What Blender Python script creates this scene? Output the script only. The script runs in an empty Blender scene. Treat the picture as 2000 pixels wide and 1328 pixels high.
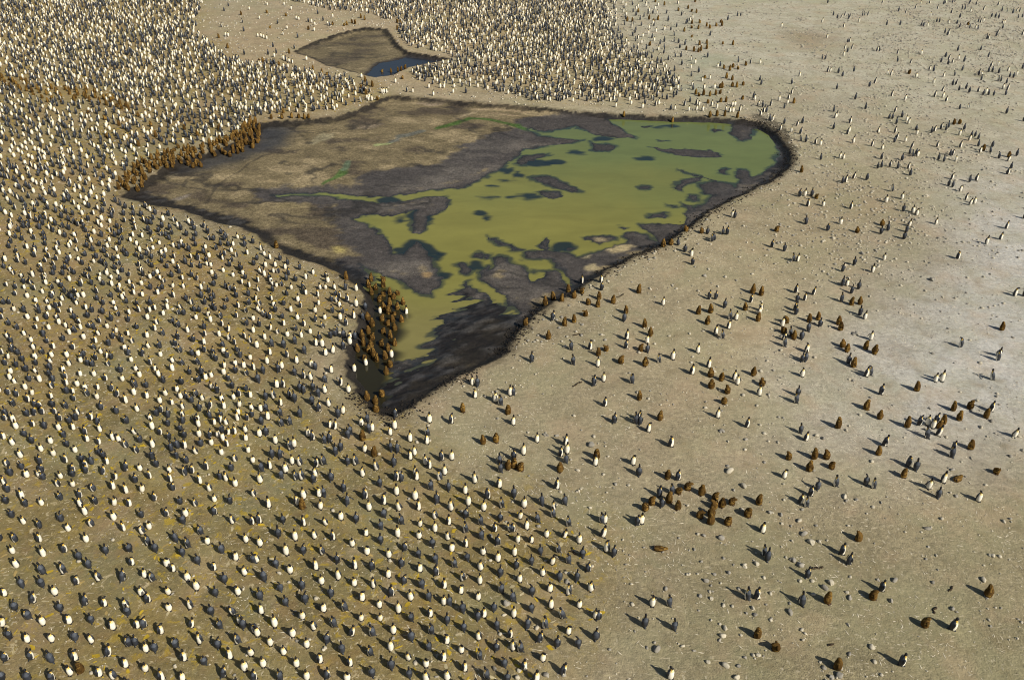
import bpy, math, random
import numpy as np
R = math.radians
rnd = random.Random(7)
rng = np.random.default_rng(7)
sc = bpy.context.scene

# ------------------------------------------------------------------ camera, sky, sun, exposure
FPX, TILT, CAMH = 1700.0, R(33.2), 35.0        # focal length in photo pixels (2000 wide), tilt below horizontal, height in metres
cam_d = bpy.data.cameras.new('camera'); cam = bpy.data.objects.new('camera', cam_d)
sc.collection.objects.link(cam); sc.camera = cam
cam.location = (0, 0, CAMH); cam.rotation_euler = (math.pi / 2 - TILT, 0, 0)
cam_d.sensor_width = 36.0; cam_d.lens = FPX / 2000 * 36.0
cam_d.clip_start = 0.5; cam_d.clip_end = 5000

SUN_EL, SHADOW_AZ = R(38), R(49)               # shadows run 49 degrees left of straight ahead
w = bpy.data.worlds.new('World'); sc.world = w; w.use_nodes = True
nt = w.node_tree; bg = nt.nodes['Background']
sky = nt.nodes.new('ShaderNodeTexSky'); sky.sky_type = 'NISHITA'; sky.sun_disc = False
sky.sun_elevation = SUN_EL; sky.sun_rotation = math.pi - SHADOW_AZ
nt.links.new(sky.outputs[0], bg.inputs[0]); bg.inputs[1].default_value = 0.055
sun_d = bpy.data.lights.new('sun', 'SUN'); sun_d.energy = 4.9; sun_d.angle = R(0.55); sun_d.color = (1.0, 0.93, 0.80)
sun = bpy.data.objects.new('sun', sun_d); sc.collection.objects.link(sun)
sun.location = (40, -40, 80)
sun.rotation_euler = (math.pi / 2 - SUN_EL, 0, SHADOW_AZ)
sc.view_settings.view_transform = 'Standard'; sc.view_settings.look = 'None'
sc.cycles.filter_width = 1.0
sc.view_settings.exposure = 0.12; sc.view_settings.gamma = 1.0; sc.view_settings.use_curve_mapping = False

# ------------------------------------------------------------------ small helpers
C = sc.collection
CT, ST = math.cos(TILT), math.sin(TILT)
def gp(px, py, z=0.0):
    """ground point (at height z) seen at photo pixel px, py"""
    px = np.asarray(px, float); py = np.asarray(py, float)
    u = (px - 1000) / FPX; v = (py - 664) / FPX
    t = (CAMH - z) / (ST + v * CT)
    return u * t, (CT - v * ST) * t
def to_px(x, y, z=0.0):
    d = y * CT - (z - CAMH) * ST; up = y * ST + (z - CAMH) * CT
    return 1000 + FPX * x / d, 664 - FPX * up / d
def poly(pts, z=-0.5):
    a = np.array(pts, float); x, y = gp(a[:, 0], a[:, 1], z); return np.stack([x, y], 1)
def ell(cx, cy, rx, ry, n=14, z=-0.5, a=0.0):
    t = np.arange(n) * 2 * math.pi / n; q = 1 + 0.22 * np.sin(3 * t + cx) + 0.12 * np.sin(5 * t + cy)
    ex, ey = np.cos(t) * rx * q, np.sin(t) * ry * q
    return poly(np.stack([cx + ex * math.cos(a) - ey * math.sin(a), cy + ex * math.sin(a) + ey * math.cos(a)], 1), z)
def sdf(P, X, Y, far=4.0):
    """signed distance to a polygon, negative inside, clamped to far"""
    X = np.asarray(X, float); Y = np.asarray(Y, float); out = np.full(X.shape, far)
    m = (X > P[:, 0].min() - far) & (X < P[:, 0].max() + far) & (Y > P[:, 1].min() - far) & (Y < P[:, 1].max() + far)
    x = X[m]; y = Y[m]; d2 = np.full(x.shape, 1e9); ins = np.zeros(x.shape, bool)
    for i in range(len(P)):
        ax, ay = P[i]; bx, by = P[(i + 1) % len(P)]; ex, ey = bx - ax, by - ay
        t = np.clip(((x - ax) * ex + (y - ay) * ey) / (ex * ex + ey * ey + 1e-12), 0, 1)
        d2 = np.minimum(d2, (x - ax - t * ex) ** 2 + (y - ay - t * ey) ** 2)
        if abs(by - ay) > 1e-9:
            ins ^= ((ay > y) != (by > y)) & (x < (bx - ax) * (y - ay) / (by - ay) + ax)
    d = np.sqrt(d2); out[m] = np.clip(np.where(ins, -d, d), -50, far); return out
def line_d(P, X, Y, far=3.0):
    X = np.asarray(X, float); d2 = np.full(X.shape, far * far)
    for (ax, ay), (bx, by) in zip(P[:-1], P[1:]):
        ex, ey = bx - ax, by - ay
        t = np.clip(((X - ax) * ex + (Y - ay) * ey) / (ex * ex + ey * ey), 0, 1)
        d2 = np.minimum(d2, (X - ax - t * ex) ** 2 + (Y - ay - t * ey) ** 2)
    return np.sqrt(d2)
TAB = rng.random((256, 256))
def vn(X, Y, s, o=0.0):
    """smooth value noise, feature size s metres, 0..1"""
    x = np.asarray(X) / s + 37.2 * o; y = np.asarray(Y) / s + 11.7 * o
    xi = np.floor(x).astype(int); yi = np.floor(y).astype(int); fx = x - xi; fy = y - yi
    fx = fx * fx * (3 - 2 * fx); fy = fy * fy * (3 - 2 * fy)
    a = TAB[xi % 256, yi % 256]; b = TAB[(xi + 1) % 256, yi % 256]; c = TAB[xi % 256, (yi + 1) % 256]; d = TAB[(xi + 1) % 256, (yi + 1) % 256]
    return a + (b - a) * fx + (c - a) * fy + (a - b - c + d) * fx * fy
def fbm(X, Y, s, o=0.0, n=3):
    r = 0; a = 1; t = 0
    for k in range(n): r = r + a * vn(X, Y, s / 2 ** k, o + k); t += a; a *= 0.5
    return r / t
def sm(a, b, x): t = np.clip((x - a) / (b - a), 0, 1); return t * t * (3 - 2 * t)

def raw_mesh(name, V, faces, mats, mi=None, smooth=True):
    me = bpy.data.meshes.new(name)
    if isinstance(faces, np.ndarray):
        n, k = faces.shape; V = np.asarray(V, np.float32)
        me.vertices.add(len(V)); me.vertices.foreach_set('co', V.ravel())
        me.loops.add(n * k); me.loops.foreach_set('vertex_index', faces.ravel().astype(np.int32))
        me.polygons.add(n); me.polygons.foreach_set('loop_start', np.arange(n, dtype=np.int32) * k)
        me.update(calc_edges=True)
    else:
        me.from_pydata([tuple(v) for v in V], [], faces); me.update()
    for m in mats: me.materials.append(m)
    if mi is not None: me.polygons.foreach_set('material_index', np.asarray(mi, np.int32))
    me.polygons.foreach_set('use_smooth', np.full(len(me.polygons), smooth))
    me.update(); return me
def link(name, me, label=None, cat=None, group=None, kind=None):
    o = bpy.data.objects.new(name, me); C.objects.link(o)
    if label: o['label'] = label
    if cat: o['category'] = cat
    if group: o['group'] = group
    if kind: o['kind'] = kind
    return o

# ------------------------------------------------------------------ node helpers
class NT:
    def __init__(s, name, rough=0.9, spec=0.3):
        s.m = bpy.data.materials.new(name); s.m.use_nodes = True; s.t = s.m.node_tree
        s.b = s.t.nodes['Principled BSDF']; s.b.inputs['Roughness'].default_value = rough
        s.b.inputs['Specular IOR Level'].default_value = spec
        s.co = s.t.nodes.new('ShaderNodeNewGeometry').outputs['Position']
    def L(s, a, b): s.t.links.new(a, b)
    def noise(s, scale, detail=3, rough=0.55, dist=0.0, vec=None):
        n = s.t.nodes.new('ShaderNodeTexNoise'); n.inputs['Scale'].default_value = scale; n.inputs['Detail'].default_value = detail
        n.inputs['Roughness'].default_value = rough; n.inputs['Distortion'].default_value = dist
        s.L(vec or s.co, n.inputs['Vector']); return n.outputs['Fac']
    def stretch(s, sx, sy, sz=1.0, rot=0.0):
        m = s.t.nodes.new('ShaderNodeMapping'); m.inputs['Scale'].default_value = (sx, sy, sz); m.inputs['Rotation'].default_value = (0, 0, rot)
        s.L(s.co, m.inputs['Vector']); return m.outputs[0]
    def rng(s, x, a, b, c=0.0, d=1.0):
        n = s.t.nodes.new('ShaderNodeMapRange'); n.inputs[1].default_value = a; n.inputs[2].default_value = b
        n.inputs[3].default_value = c; n.inputs[4].default_value = d; s.L(x, n.inputs[0]); return n.outputs[0]
    def mul(s, a, b, op='MULTIPLY'):
        n = s.t.nodes.new('ShaderNodeMath'); n.operation = op
        for i, v in enumerate((a, b)):
            if isinstance(v, (int, float)): n.inputs[i].default_value = v
            else: s.L(v, n.inputs[i])
        return n.outputs[0]
    def mix(s, f, a, b, mode='MIX'):
        n = s.t.nodes.new('ShaderNodeMix'); n.data_type = 'RGBA'; n.blend_type = mode
        for i, v in ((0, f), (6, a), (7, b)):
            if isinstance(v, (int, float)): n.inputs[i].default_value = v
            elif isinstance(v, tuple): n.inputs[i].default_value = (*v, 1)
            else: s.L(v, n.inputs[i])
        return n.outputs[2]
    def attr(s, name, out='Fac'):
        n = s.t.nodes.new('ShaderNodeAttribute'); n.attribute_name = name; return n.outputs[out]
    def scale(s, col, f):
        n = s.t.nodes.new('ShaderNodeVectorMath'); n.operation = 'SCALE'; s.L(col, n.inputs[0]); s.L(f, n.inputs['Scale']); return n.outputs[0]
    def bump(s, h, strength, dist):
        n = s.t.nodes.new('ShaderNodeBump'); n.inputs['Strength'].default_value = strength; n.inputs['Distance'].default_value = dist
        s.L(h, n.inputs['Height']); s.L(n.outputs[0], s.b.inputs['Normal'])
    def color(s, c): s.L(c, s.b.inputs['Base Color'])

def plain(name, col, rough=0.85, var=0.25, scale=9.0, spec=0.25):
    n = NT(name, rough, spec); f = n.rng(n.noise(scale, 2), 0.3, 0.7, 1 - var, 1 + var)
    rgb = n.t.nodes.new('ShaderNodeRGB'); rgb.outputs[0].default_value = (*col, 1)
    n.color(n.scale(rgb.outputs[0], f)); return n.m

M_BACK = plain('slate_plumage', (0.027, 0.031, 0.040), 0.45, 0.6, 2.5, 0.45)
M_WHITE = plain('white_plumage', (0.80, 0.76, 0.65), 0.8, 0.12, 3)
M_BLACK = plain('black_plumage', (0.012, 0.012, 0.014), 0.55, 0.2, 6)
M_YELLOW = plain('yellow_chest_plumage', (0.72, 0.61, 0.32), 0.8, 0.15, 6)
M_ORANGE = plain('orange_ear_plumage', (0.58, 0.36, 0.06), 0.8, 0.15, 6)
M_BEAK = plain('horn_beak', (0.05, 0.025, 0.015), 0.5, 0.2, 6)
M_DOWN = plain('brown_chick_down', (0.080, 0.044, 0.012), 0.95, 0.6, 1.3, 0.1)
M_DOWNL = plain('pale_chick_down', (0.175, 0.105, 0.027), 0.95, 0.55, 1.1, 0.1)
M_NAPE = plain('silver_nape_plumage', (0.066, 0.075, 0.092), 0.55, 0.35, 4)
BIRD = [M_BACK, M_WHITE, M_BLACK, M_YELLOW, M_ORANGE, M_BEAK, M_NAPE]
CHK = [M_DOWN, M_DOWNL, M_BEAK, M_WHITE]

# ------------------------------------------------------------------ outlines traced from the photo (pixels -> ground)
BASIN_PX = [(232, 383), (262, 366), (296, 342), (330, 318), (390, 300), (440, 285), (480, 262), (500, 241), (540, 236), (600, 232), (650, 228), (680, 218), (720, 204), (755, 190), (780, 186), (830, 192), (900, 198), (1000, 205), (1100, 214), (1200, 222), (1300, 227), (1400, 229), (1450, 233), (1490, 242), (1515, 256), (1535, 278), (1546, 305), (1540, 325), (1520, 345), (1480, 365), (1430, 390), (1390, 412), (1350, 440), (1320, 462), (1290, 482), (1240, 502), (1190, 525), (1160, 548), (1130, 565), (1080, 590), (1050, 612), (1025, 635), (1003, 662), (985, 690), (950, 712), (900, 732), (870, 750), (840, 770), (800, 795), (765, 812), (725, 800), (707, 779), (692, 759), (675, 738), (668, 706), (675, 679), (687, 650), (702, 625), (713, 595), (708, 572), (690, 552), (650, 530), (612, 514), (550, 492), (500, 457), (462, 442), (425, 434), (375, 417), (332, 404), (270, 394)]
SMALL_PX = [(572, 100), (612, 82), (662, 65), (712, 54), (757, 56), (768, 72), (780, 90), (800, 101), (837, 107), (884, 115), (850, 122), (800, 132), (770, 145), (732, 151), (712, 147), (675, 137), (637, 127), (600, 110)]
BASIN = poly(BASIN_PX, 0.0); SMALL = poly(SMALL_PX, 0.0)
WATER_PX = [(527, 381), (600, 377), (640, 379), (700, 383), (750, 386), (800, 379), (850, 371), (875, 369), (905, 367), (925, 357), (950, 344), (970, 334), (1000, 312), (1025, 292), (1065, 285), (1115, 280), (1139, 274), (1100, 272), (1050, 265), (1030, 254), (1037, 251), (1062, 259), (1090, 254), (1124, 246), (1130, 251), (1175, 267), (1212, 270), (1247, 271), (1225, 260), (1200, 245), (1185, 231), (1186, 223), (1300, 229), (1400, 231), (1452, 236), (1500, 249), (1516, 270), (1522, 298), (1512, 324), (1495, 336), (1470, 346), (1440, 362), (1395, 383), (1372, 398), (1340, 418), (1335, 438), (1275, 437), (1245, 438), (1262, 452), (1289, 468), (1287, 474), (1240, 452), (1220, 454), (1226, 474), (1205, 478), (1182, 484), (1155, 494), (1130, 502), (1107, 492), (1075, 489), (1025, 494), (1025, 503), (1075, 508), (1100, 529), (1119, 559), (1105, 553), (1087, 529), (1057, 529), (1064, 541), (1037, 549), (1027, 527), (1000, 512), (985, 500), (962, 504), (968, 520), (940, 533), (937, 544), (967, 562), (990, 587), (1008, 604), (1018, 622), (995, 609), (962, 582), (937, 567), (912, 556), (882, 576), (925, 592), (890, 609), (850, 619), (857, 629), (862, 640), (842, 654), (828, 676), (816, 702), (817, 714), (800, 718), (797, 704), (780, 711), (768, 708), (757, 740), (752, 765), (762, 795), (745, 803), (725, 796), (707, 775), (693, 756), (678, 738), (672, 706), (680, 679), (692, 650), (706, 625), (716, 597), (712, 572), (700, 558), (722, 552), (735, 541), (700, 518), (707, 521), (737, 532), (787, 552), (807, 567), (842, 578), (855, 567), (864, 554), (857, 527), (845, 507), (832, 492), (812, 472), (787, 497), (767, 494), (760, 479), (750, 464), (725, 444), (687, 427), (712, 421), (762, 421), (812, 411), (805, 432), (810, 454), (822, 458), (835, 449), (837, 424), (867, 409), (876, 397), (867, 383), (825, 387), (775, 396), (737, 398), (717, 394), (675, 392), (640, 384), (605, 383), (550, 384)]
WATER = poly(WATER_PX)
SWATER = poly([(716, 149), (728, 136), (740, 125), (765, 120), (800, 111), (840, 109), (886, 115), (850, 124), (800, 134), (770, 148), (732, 154)])
ISLES = [poly(q) for q in ([(1150, 277), (1165, 282), (1205, 284), (1203, 290), (1190, 295), (1160, 294)], [(1265, 287), (1290, 289), (1330, 291), (1365, 294), (1382, 292), (1402, 299), (1410, 306), (1370, 307), (1330, 305), (1300, 297)], [(1435, 240), (1470, 236), (1485, 245), (1470, 258), (1466, 272), (1448, 275), (1430, 266), (1427, 254)], [(1005, 318), (1020, 305), (1050, 302), (1076, 301), (1050, 310), (1020, 324)], [(1035, 346), (1070, 345), (1100, 356), (1125, 367), (1136, 376), (1110, 375), (1085, 366), (1050, 355)], [(1047, 376), (1065, 374), (1090, 377), (1102, 385), (1080, 387), (1055, 383)], [(1316, 372), (1325, 357), (1350, 347), (1370, 346), (1365, 355), (1340, 361), (1331, 375)], [(1362, 362), (1395, 355), (1420, 358), (1433, 366), (1425, 380), (1400, 384), (1375, 380)], [(1432, 345), (1442, 333), (1455, 333), (1464, 345), (1480, 350), (1460, 362), (1445, 356)], [(1320, 330), (1345, 338), (1390, 352), (1432, 361), (1390, 354), (1345, 341)], [(1302, 398), (1322, 405), (1314, 406)], [(950, 460), (965, 466), (985, 475), (1002, 484), (1025, 490), (1005, 490), (975, 478)], [(1328, 395), (1350, 403), (1366, 410), (1352, 412)])]
ISLES += [ell(*e) for e in ((1354, 386, 11, 6), (1287, 422, 16, 5), (1172, 468, 28, 8), (1067, 478, 9, 13), (935, 500, 9, 6), (951, 501, 6, 5), (908, 525, 16, 9, 14, -0.5, 0.4), (947, 528, 10, 9), (910, 556, 7, 5), (1411, 335, 9, 5), (1260, 366, 10, 4), (1115, 485, 9, 4), (1216, 446, 6, 2), (1042, 531, 4, 2), (868, 619, 8, 3), (1295, 276, 10, 1.5), (1260, 248, 7, 1.5), (1397, 256, 12, 2.5))]
DARKW = [(1306, 246, 18, 4), (1125, 297, 14, 4), (1050, 321, 20, 7), (1085, 318, 12, 4), (1262, 312, 10, 3), (988, 354, 17, 5), (1012, 342, 12, 8), (1023, 384, 24, 5), (962, 363, 9, 1.5), (952, 385, 17, 2), (939, 413, 6, 5), (950, 430, 4, 4), (817, 489, 30, 15), (822, 421, 14, 18), (852, 503, 15, 8), (787, 432, 10, 4), (990, 333, 14, 8), (1175, 273, 14, 3), (930, 520, 8, 6), (760, 391, 10, 3), (1100, 486, 14, 5), (870, 536, 8, 4)]
def zone(pts, z=-0.5): return poly(pts, z)
GREYS = [zone(q) for q in ([(640, 384), (690, 366), (740, 352), (800, 342), (850, 318), (885, 300), (905, 280), (960, 262), (1000, 258), (1050, 262), (1139, 274), (1065, 285), (1000, 312), (925, 357), (850, 371), (750, 386)], [(640, 384), (675, 392), (737, 398), (867, 383), (880, 400), (687, 427), (760, 479), (835, 492), (865, 554), (842, 582), (787, 552), (700, 520), (685, 480), (650, 430), (655, 400)], [(1000, 240), (1060, 225), (1140, 218), (1200, 225), (1250, 272), (1175, 268), (1060, 262)], [(937, 500), (1010, 490), (1130, 500), (1240, 440), (1340, 436), (1290, 480), (1190, 522), (1070, 590), (1000, 612)], [(690, 350), (760, 330), (830, 325), (930, 320), (930, 350), (860, 372), (740, 384)])]
BLACKS = [zone(q) for q in ([(768, 700), (800, 720), (830, 676), (850, 619), (882, 576), (960, 582), (1020, 618), (1030, 640), (1000, 668), (985, 692), (940, 715), (870, 752), (800, 790), (765, 815), (745, 790), (757, 740)], [(1470, 234), (1500, 240), (1525, 256), (1550, 300), (1545, 330), (1500, 358), (1470, 366), (1500, 340), (1520, 316), (1524, 290), (1515, 268), (1490, 248)], [(225, 386), (332, 408), (425, 438), (500, 461), (612, 518), (690, 556), (725, 555), (700, 525), (640, 508), (560, 484), (470, 434), (350, 398), (280, 378)], [(1345, 440), (1290, 486), (1190, 529), (1080, 594), (1025, 640), (1012, 628), (1060, 586), (1120, 562), (1160, 534), (1230, 502), (1290, 474)])]
WETBLUE = zone([(495, 238), (560, 238), (585, 250), (570, 285), (520, 300), (470, 322), (400, 340), (330, 352), (285, 350), (330, 318), (440, 285), (490, 262)])
PALES = [(zone([(645, 484), (662, 482), (677, 488), (674, 497), (655, 496)]), (0.33, 0.27, 0.10)), (zone([(1186, 488), (1198, 479), (1222, 478), (1238, 482), (1216, 493), (1200, 495)]), (0.42, 0.34, 0.19)), (ell(1156, 524, 9, 5), (0.40, 0.33, 0.19)), (ell(1176, 468, 17, 4), (0.36, 0.29, 0.17)), (ell(833, 537, 6, 4), (0.26, 0.18, 0.09)), (ell(1141, 500, 9, 4), (0.27, 0.23, 0.14)), (ell(566, 404, 30, 5), (0.21, 0.17, 0.09)), (ell(530, 356, 16, 2), (0.27, 0.21, 0.12)), (ell(355, 388, 18, 3, 14, -0.5, -0.3), (0.22, 0.19, 0.16)), (ell(628, 272, 22, 7, 14, -0.5, -0.4), (0.24, 0.21, 0.13)), (ell(940, 216, 14, 1.5), (0.40, 0.31, 0.19)), (ell(1010, 220, 34, 1.3, 14, -0.5, 0.12), (0.36, 0.27, 0.17)), (ell(990, 226, 30, 1.2, 14, -0.5, 0.12), (0.34, 0.26, 0.16)), (ell(905, 228, 26, 1.6, 14, -0.5, -0.3), (0.30, 0.24, 0.15)), (ell(720, 250, 26, 3, 14, -0.5, -0.12), (0.20, 0.16, 0.11)), (ell(845, 205, 26, 3), (0.24, 0.19, 0.13))]
ALGAE = [(poly([(1492, 247), (1512, 262), (1521, 285), (1523, 306), (1514, 324)]), 0.45, (0.26, 0.27, 0.28)), (poly([(860, 250), (890, 242), (925, 232), (950, 234), (975, 238), (1010, 249), (1045, 260)]), 0.75, (0.045, 0.095, 0.018)), (poly([(636, 363), (650, 357), (660, 350), (668, 338)]), 0.55, (0.065, 0.12, 0.030)), (poly([(668, 338), (674, 328), (682, 318)]), 0.4, (0.11, 0.15, 0.09)), (poly([(738, 288), (766, 278)]), 0.5, (0.26, 0.29, 0.13)), (poly([(766, 277), (790, 268), (835, 254)]), 0.6, (0.115, 0.118, 0.10)), (poly([(560, 262), (620, 262), (660, 252), (715, 256)]), 0.22, (0.03, 0.027, 0.022)), (poly([(715, 256), (724, 244), (690, 232)]), 0.25, (0.03, 0.027, 0.022)), (poly([(392, 402), (405, 380), (470, 338), (530, 304), (575, 300)]), 0.3, (0.04, 0.033, 0.026)), (poly([(350, 368), (358, 352), (400, 345)]), 0.3, (0.045, 0.038, 0.03))]
COL_A = poly([(-460, -90), (395, -90), (400, 0), (395, 25), (380, 40), (385, 60), (412, 82), (437, 105), (490, 124), (525, 120), (575, 134), (640, 146), (690, 154), (725, 168), (736, 190), (700, 207), (655, 220), (600, 222), (520, 226), (488, 236), (468, 258), (420, 276), (300, 318), (238, 360), (215, 386), (250, 402), (300, 404), (330, 416), (375, 430), (430, 450), (500, 472), (550, 505), (612, 527), (655, 545), (690, 566), (698, 595), (688, 622), (674, 648), (660, 690), (655, 720), (680, 768), (715, 808), (760, 828), (850, 880), (1000, 940), (1100, 960), (1160, 1050), (1170, 1200), (1080, 1330), (1040, 1400), (900, 1600), (-460, 1600)], 0.0)
COL_B = poly([(500, -90), (1190, -90), (1207, 0), (1205, 37), (1217, 72), (1250, 100), (1287, 120), (1322, 140), (1330, 162), (1340, 180), (1310, 200), (1250, 200), (1150, 203), (1037, 198), (1000, 188), (975, 182), (925, 174), (862, 172), (810, 155), (800, 141), (825, 131), (892, 118), (862, 105), (805, 95), (784, 80), (775, 62), (787, 45), (750, 38), (712, 25), (650, 22), (600, 10), (562, 3), (500, 0)], 0.0)
GREEN_SAND = poly([(1360, 105), (1400, 100), (1400, 150), (1385, 185), (1350, 190), (1340, 160)], 0.0)

ZW = -0.5
def warp(X, Y, a, s, o): return X + a * (fbm(X, Y, s, o) - 0.5) * 2, Y + a * (fbm(X, Y, s, o + 9) - 0.5) * 2
def fields(X, Y):
    """basin distance, water distance, small basin, small water (negative inside)"""
    X = np.asarray(X, float); Y = np.asarray(Y, float)
    xa, ya = warp(X, Y, 0.35, 2.4, 1); xb, yb = warp(X, Y, 0.42, 1.0, 2); xb, yb = warp(xb, yb, 0.26, 0.45, 14)
    sb = sdf(BASIN, xa, ya); sm_ = sdf(SMALL, xa, ya); sw = sdf(WATER, xb, yb); isl = np.full(X.shape, 4.0)
    for q in ISLES: isl = np.minimum(isl, sdf(q, xb, yb))
    sw = np.maximum(sw, -isl)
    rag = sm(1.0, -1.0, sdf(BLACKS[0], X, Y))
    sw = sw + rag * 5.0 * (fbm(X * 0.4 + Y * 0.25, Y * 1.7 - X * 0.7, 1.2, 5, 4) - 0.53)
    return sb, sw, sm_, sdf(SWATER, xb, yb)
def height(X, Y, F=None):
    X = np.asarray(X, float); Y = np.asarray(Y, float)
    sb, sw, s2, sw2 = F if F is not None else fields(X, Y)
    z = 0.10 * (fbm(X, Y, 9, 3) - 0.5) + 0.035 * (fbm(X, Y, 1.3, 4) - 0.5)
    rel = sm(1.0, -1.5, sdf(BLACKS[0], X, Y)); rill = fbm(X * 0.55 + Y * 0.35, Y * 1.5 - X * 0.9, 1.0, 17, 4)
    mud = lambda q: ZW + np.clip(q * 0.055, -0.16, 0.10) + 0.035 * (fbm(X, Y, 1.7, 6) - 0.5) * sm(-0.1, 0.8, q) + rel * 0.30 * (rill - 0.46) * sm(-0.6, 0.3, q)
    t = sm(0.15, -0.9, sb); z = z * (1 - t) + mud(sw) * t
    t = sm(0.15, -1.3, s2); z = z * (1 - t) + mud(sw2) * t
    return z

# ------------------------------------------------------------------ ground sheet
def axis(a, b, step):
    out = [a]
    while out[-1] < b: out.append(out[-1] + step(out[-1]))
    return out
def outward(start, end, s0, g=1.28):
    out = []; p = start; s = s0
    while abs(p) < abs(end): p += s; out.append(p); s *= g
    return out
fx = axis(-41, 34, lambda x: 0.15)
xs = np.array(sorted(outward(-41, -900, -0.5)) + fx + outward(fx[-1], 900, 0.5))
fy = axis(40, 150, lambda y: 0.15 if y < 60 else 0.15 + (y - 60) * 0.0035)
ys = np.array(sorted(outward(40, -300, -0.4, 1.06)[:80] + [-40, -120, -300]) + fy + outward(fy[-1], 2200, 0.8))
XX, YY = np.meshgrid(xs, ys); gx, gy = XX.ravel(), YY.ravel()
F = fields(gx, gy); gz = height(gx, gy, F)
nx, ny = len(xs), len(ys)
ii = (np.arange(ny - 1)[:, None] * nx + np.arange(nx - 1)[None, :]).ravel()
gf = np.stack([ii, ii + 1, ii + nx + 1, ii + nx], 1)
def lerp(c, d, t): return c * (1 - t[:, None]) + np.array(d) * t[:, None]
def ground_color():
    X, Y = gx, gy; sb, sw, s2, sw2 = F
    n1 = fbm(X, Y, 14, 7); n2 = fbm(X, Y, 5, 8)
    c = np.tile(np.array([0.355, 0.300, 0.192]), (len(X), 1))
    n0 = fbm(X, Y, 26, 27); c = c * (0.80 + 0.40 * n0)[:, None] * (0.86 + 0.28 * n1)[:, None]
    c = lerp(c, (0.50, 0.475, 0.375), sm(62, 140, Y + 0.9 * (X - 34) + 36 * (n1 - 0.5)) * 0.9)             # pale grey-green shingle far right
    c = lerp(c, (0.27, 0.235, 0.135), sm(44, 26, Y + 14 * (n1 - 0.5)) * sm(2, 12, X) * 0.8)  # near right corner: vignetting painted into the sand colour as a darker tone
    c = lerp(c, (0.56, 0.55, 0.515), sm(-11, 5, X - 0.55 * Y + 12 * (n1 - 0.5)) * sm(105, 66, Y) * sm(34, 50, Y) * 0.9)  # paler grey flat at the right edge
    c = lerp(c, (0.40, 0.305, 0.155), sm(3, -8, sdf(COL_B, X, Y, 30)) * 0.7)
    c = lerp(c, (0.44, 0.33, 0.20), sm(40, 5, np.hypot(X + 27, (Y - 135) * 0.7)) * 0.6)
    ca = sm(2.5, -3, sdf(COL_A, X, Y, 30) + 5 * (n2 - 0.5))
    left = lerp(np.tile(np.array([0.255, 0.202, 0.090]), (len(X), 1)), (0.305, 0.225, 0.105), sm(38, 62, Y + 12 * (n1 - 0.5)))
    left = lerp(left, (0.20, 0.175, 0.085), sm(0.45, 0.7, n2) * 0.6)
    left = lerp(left, (0.35, 0.265, 0.125), sm(95, 130, Y))
    c = c * (1 - ca[:, None]) + left * ca[:, None]
    c = lerp(c, (0.36, 0.39, 0.29), sm(1.5, -2.5, sdf(GREEN_SAND, X, Y, 8) + 5 * (n2 - 0.5)) * 0.7)
    c = lerp(c, (0.24, 0.16, 0.085), sm(7, 1, np.hypot(X - gp(1580, 78)[0], (Y - gp(1580, 78)[1]) * 0.8) + 4 * (n2 - 0.5)) * 0.7)
    # pond bed
    hi0 = fbm(X, Y, 0.6, 19, 3); ib = sm(0.22, -0.12, np.minimum(sb, s2) + 0.7 * (hi0 - 0.5))
    st = fbm(X * 0.55 + Y * 0.15, Y, 2.2, 12, 5)
    mud = lerp(np.tile(np.array([0.165, 0.132, 0.074]), (len(X), 1)), (0.27, 0.215, 0.125), sm(0.55, 0.75, st))
    mud = lerp(mud, (0.085, 0.067, 0.046), sm(0.45, 0.28, st))
    g = np.full(len(X), 4.0)
    for q in GREYS: g = np.minimum(g, sdf(q, X, Y))
    g = np.where(sb < -0.3, np.minimum(g, np.abs(sw) - 1.9), g)
    hi = fbm(X * 0.7, Y, 0.55, 33, 3)
    gm = sm(0.45, -0.6, g + 2.6 * (st - 0.5) + 1.8 * (hi - 0.5))
    grey = lerp(np.tile(np.array([0.066, 0.058, 0.053]), (len(X), 1)), (0.108, 0.095, 0.082), sm(0.45, 0.7, st))
    mud = mud * (1 - gm[:, None]) + grey * gm[:, None]
    for q, col in PALES: mud = lerp(mud, col, sm(0.35, -0.3, sdf(q, X, Y) + 0.7 * (n2 - 0.5)) * 0.85)
    xw, yw = warp(X, Y, 1.1, 3.2, 43)
    for q, wd, col in ALGAE: mud = lerp(mud, col, sm(wd, wd * 0.3, line_d(q, xw, yw) + 0.5 * (st - 0.5)) * (0.6 if col[0] < 0.046 and col[1] < 0.05 else 0.9))
    wb = sm(1.0, -2.0, sdf(WETBLUE, X, Y) + 2 * (st - 0.5)); mud = lerp(mud, (0.040, 0.042, 0.046), wb * 0.85)
    rd = 1 - np.abs(2 * fbm(X * 0.8 + Y * 0.3, Y, 4.5, 53, 4) - 1); rl = sm(0.90, 0.985, rd) * sm(0.42, 0.62, fbm(X, Y, 7, 57))   # little drainage channels
    mud = lerp(mud, (0.030, 0.027, 0.024), rl * 0.75)
    isl = np.full(len(X), 4.0)
    for q in ISLES: isl = np.minimum(isl, sdf(q, X, Y))
    mud = lerp(mud, (0.050, 0.046, 0.045), sm(0.6, 0.0, isl + 0.5 * (hi - 0.5)) * 0.75)
    for q, col in PALES[1:6]: mud = lerp(mud, col, sm(0.3, -0.2, sdf(q, X, Y) + 0.7 * (hi - 0.5)) * 0.9)
    b = np.full(len(X), 4.0)
    for q in BLACKS: b = np.minimum(b, sdf(q, X, Y))
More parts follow.
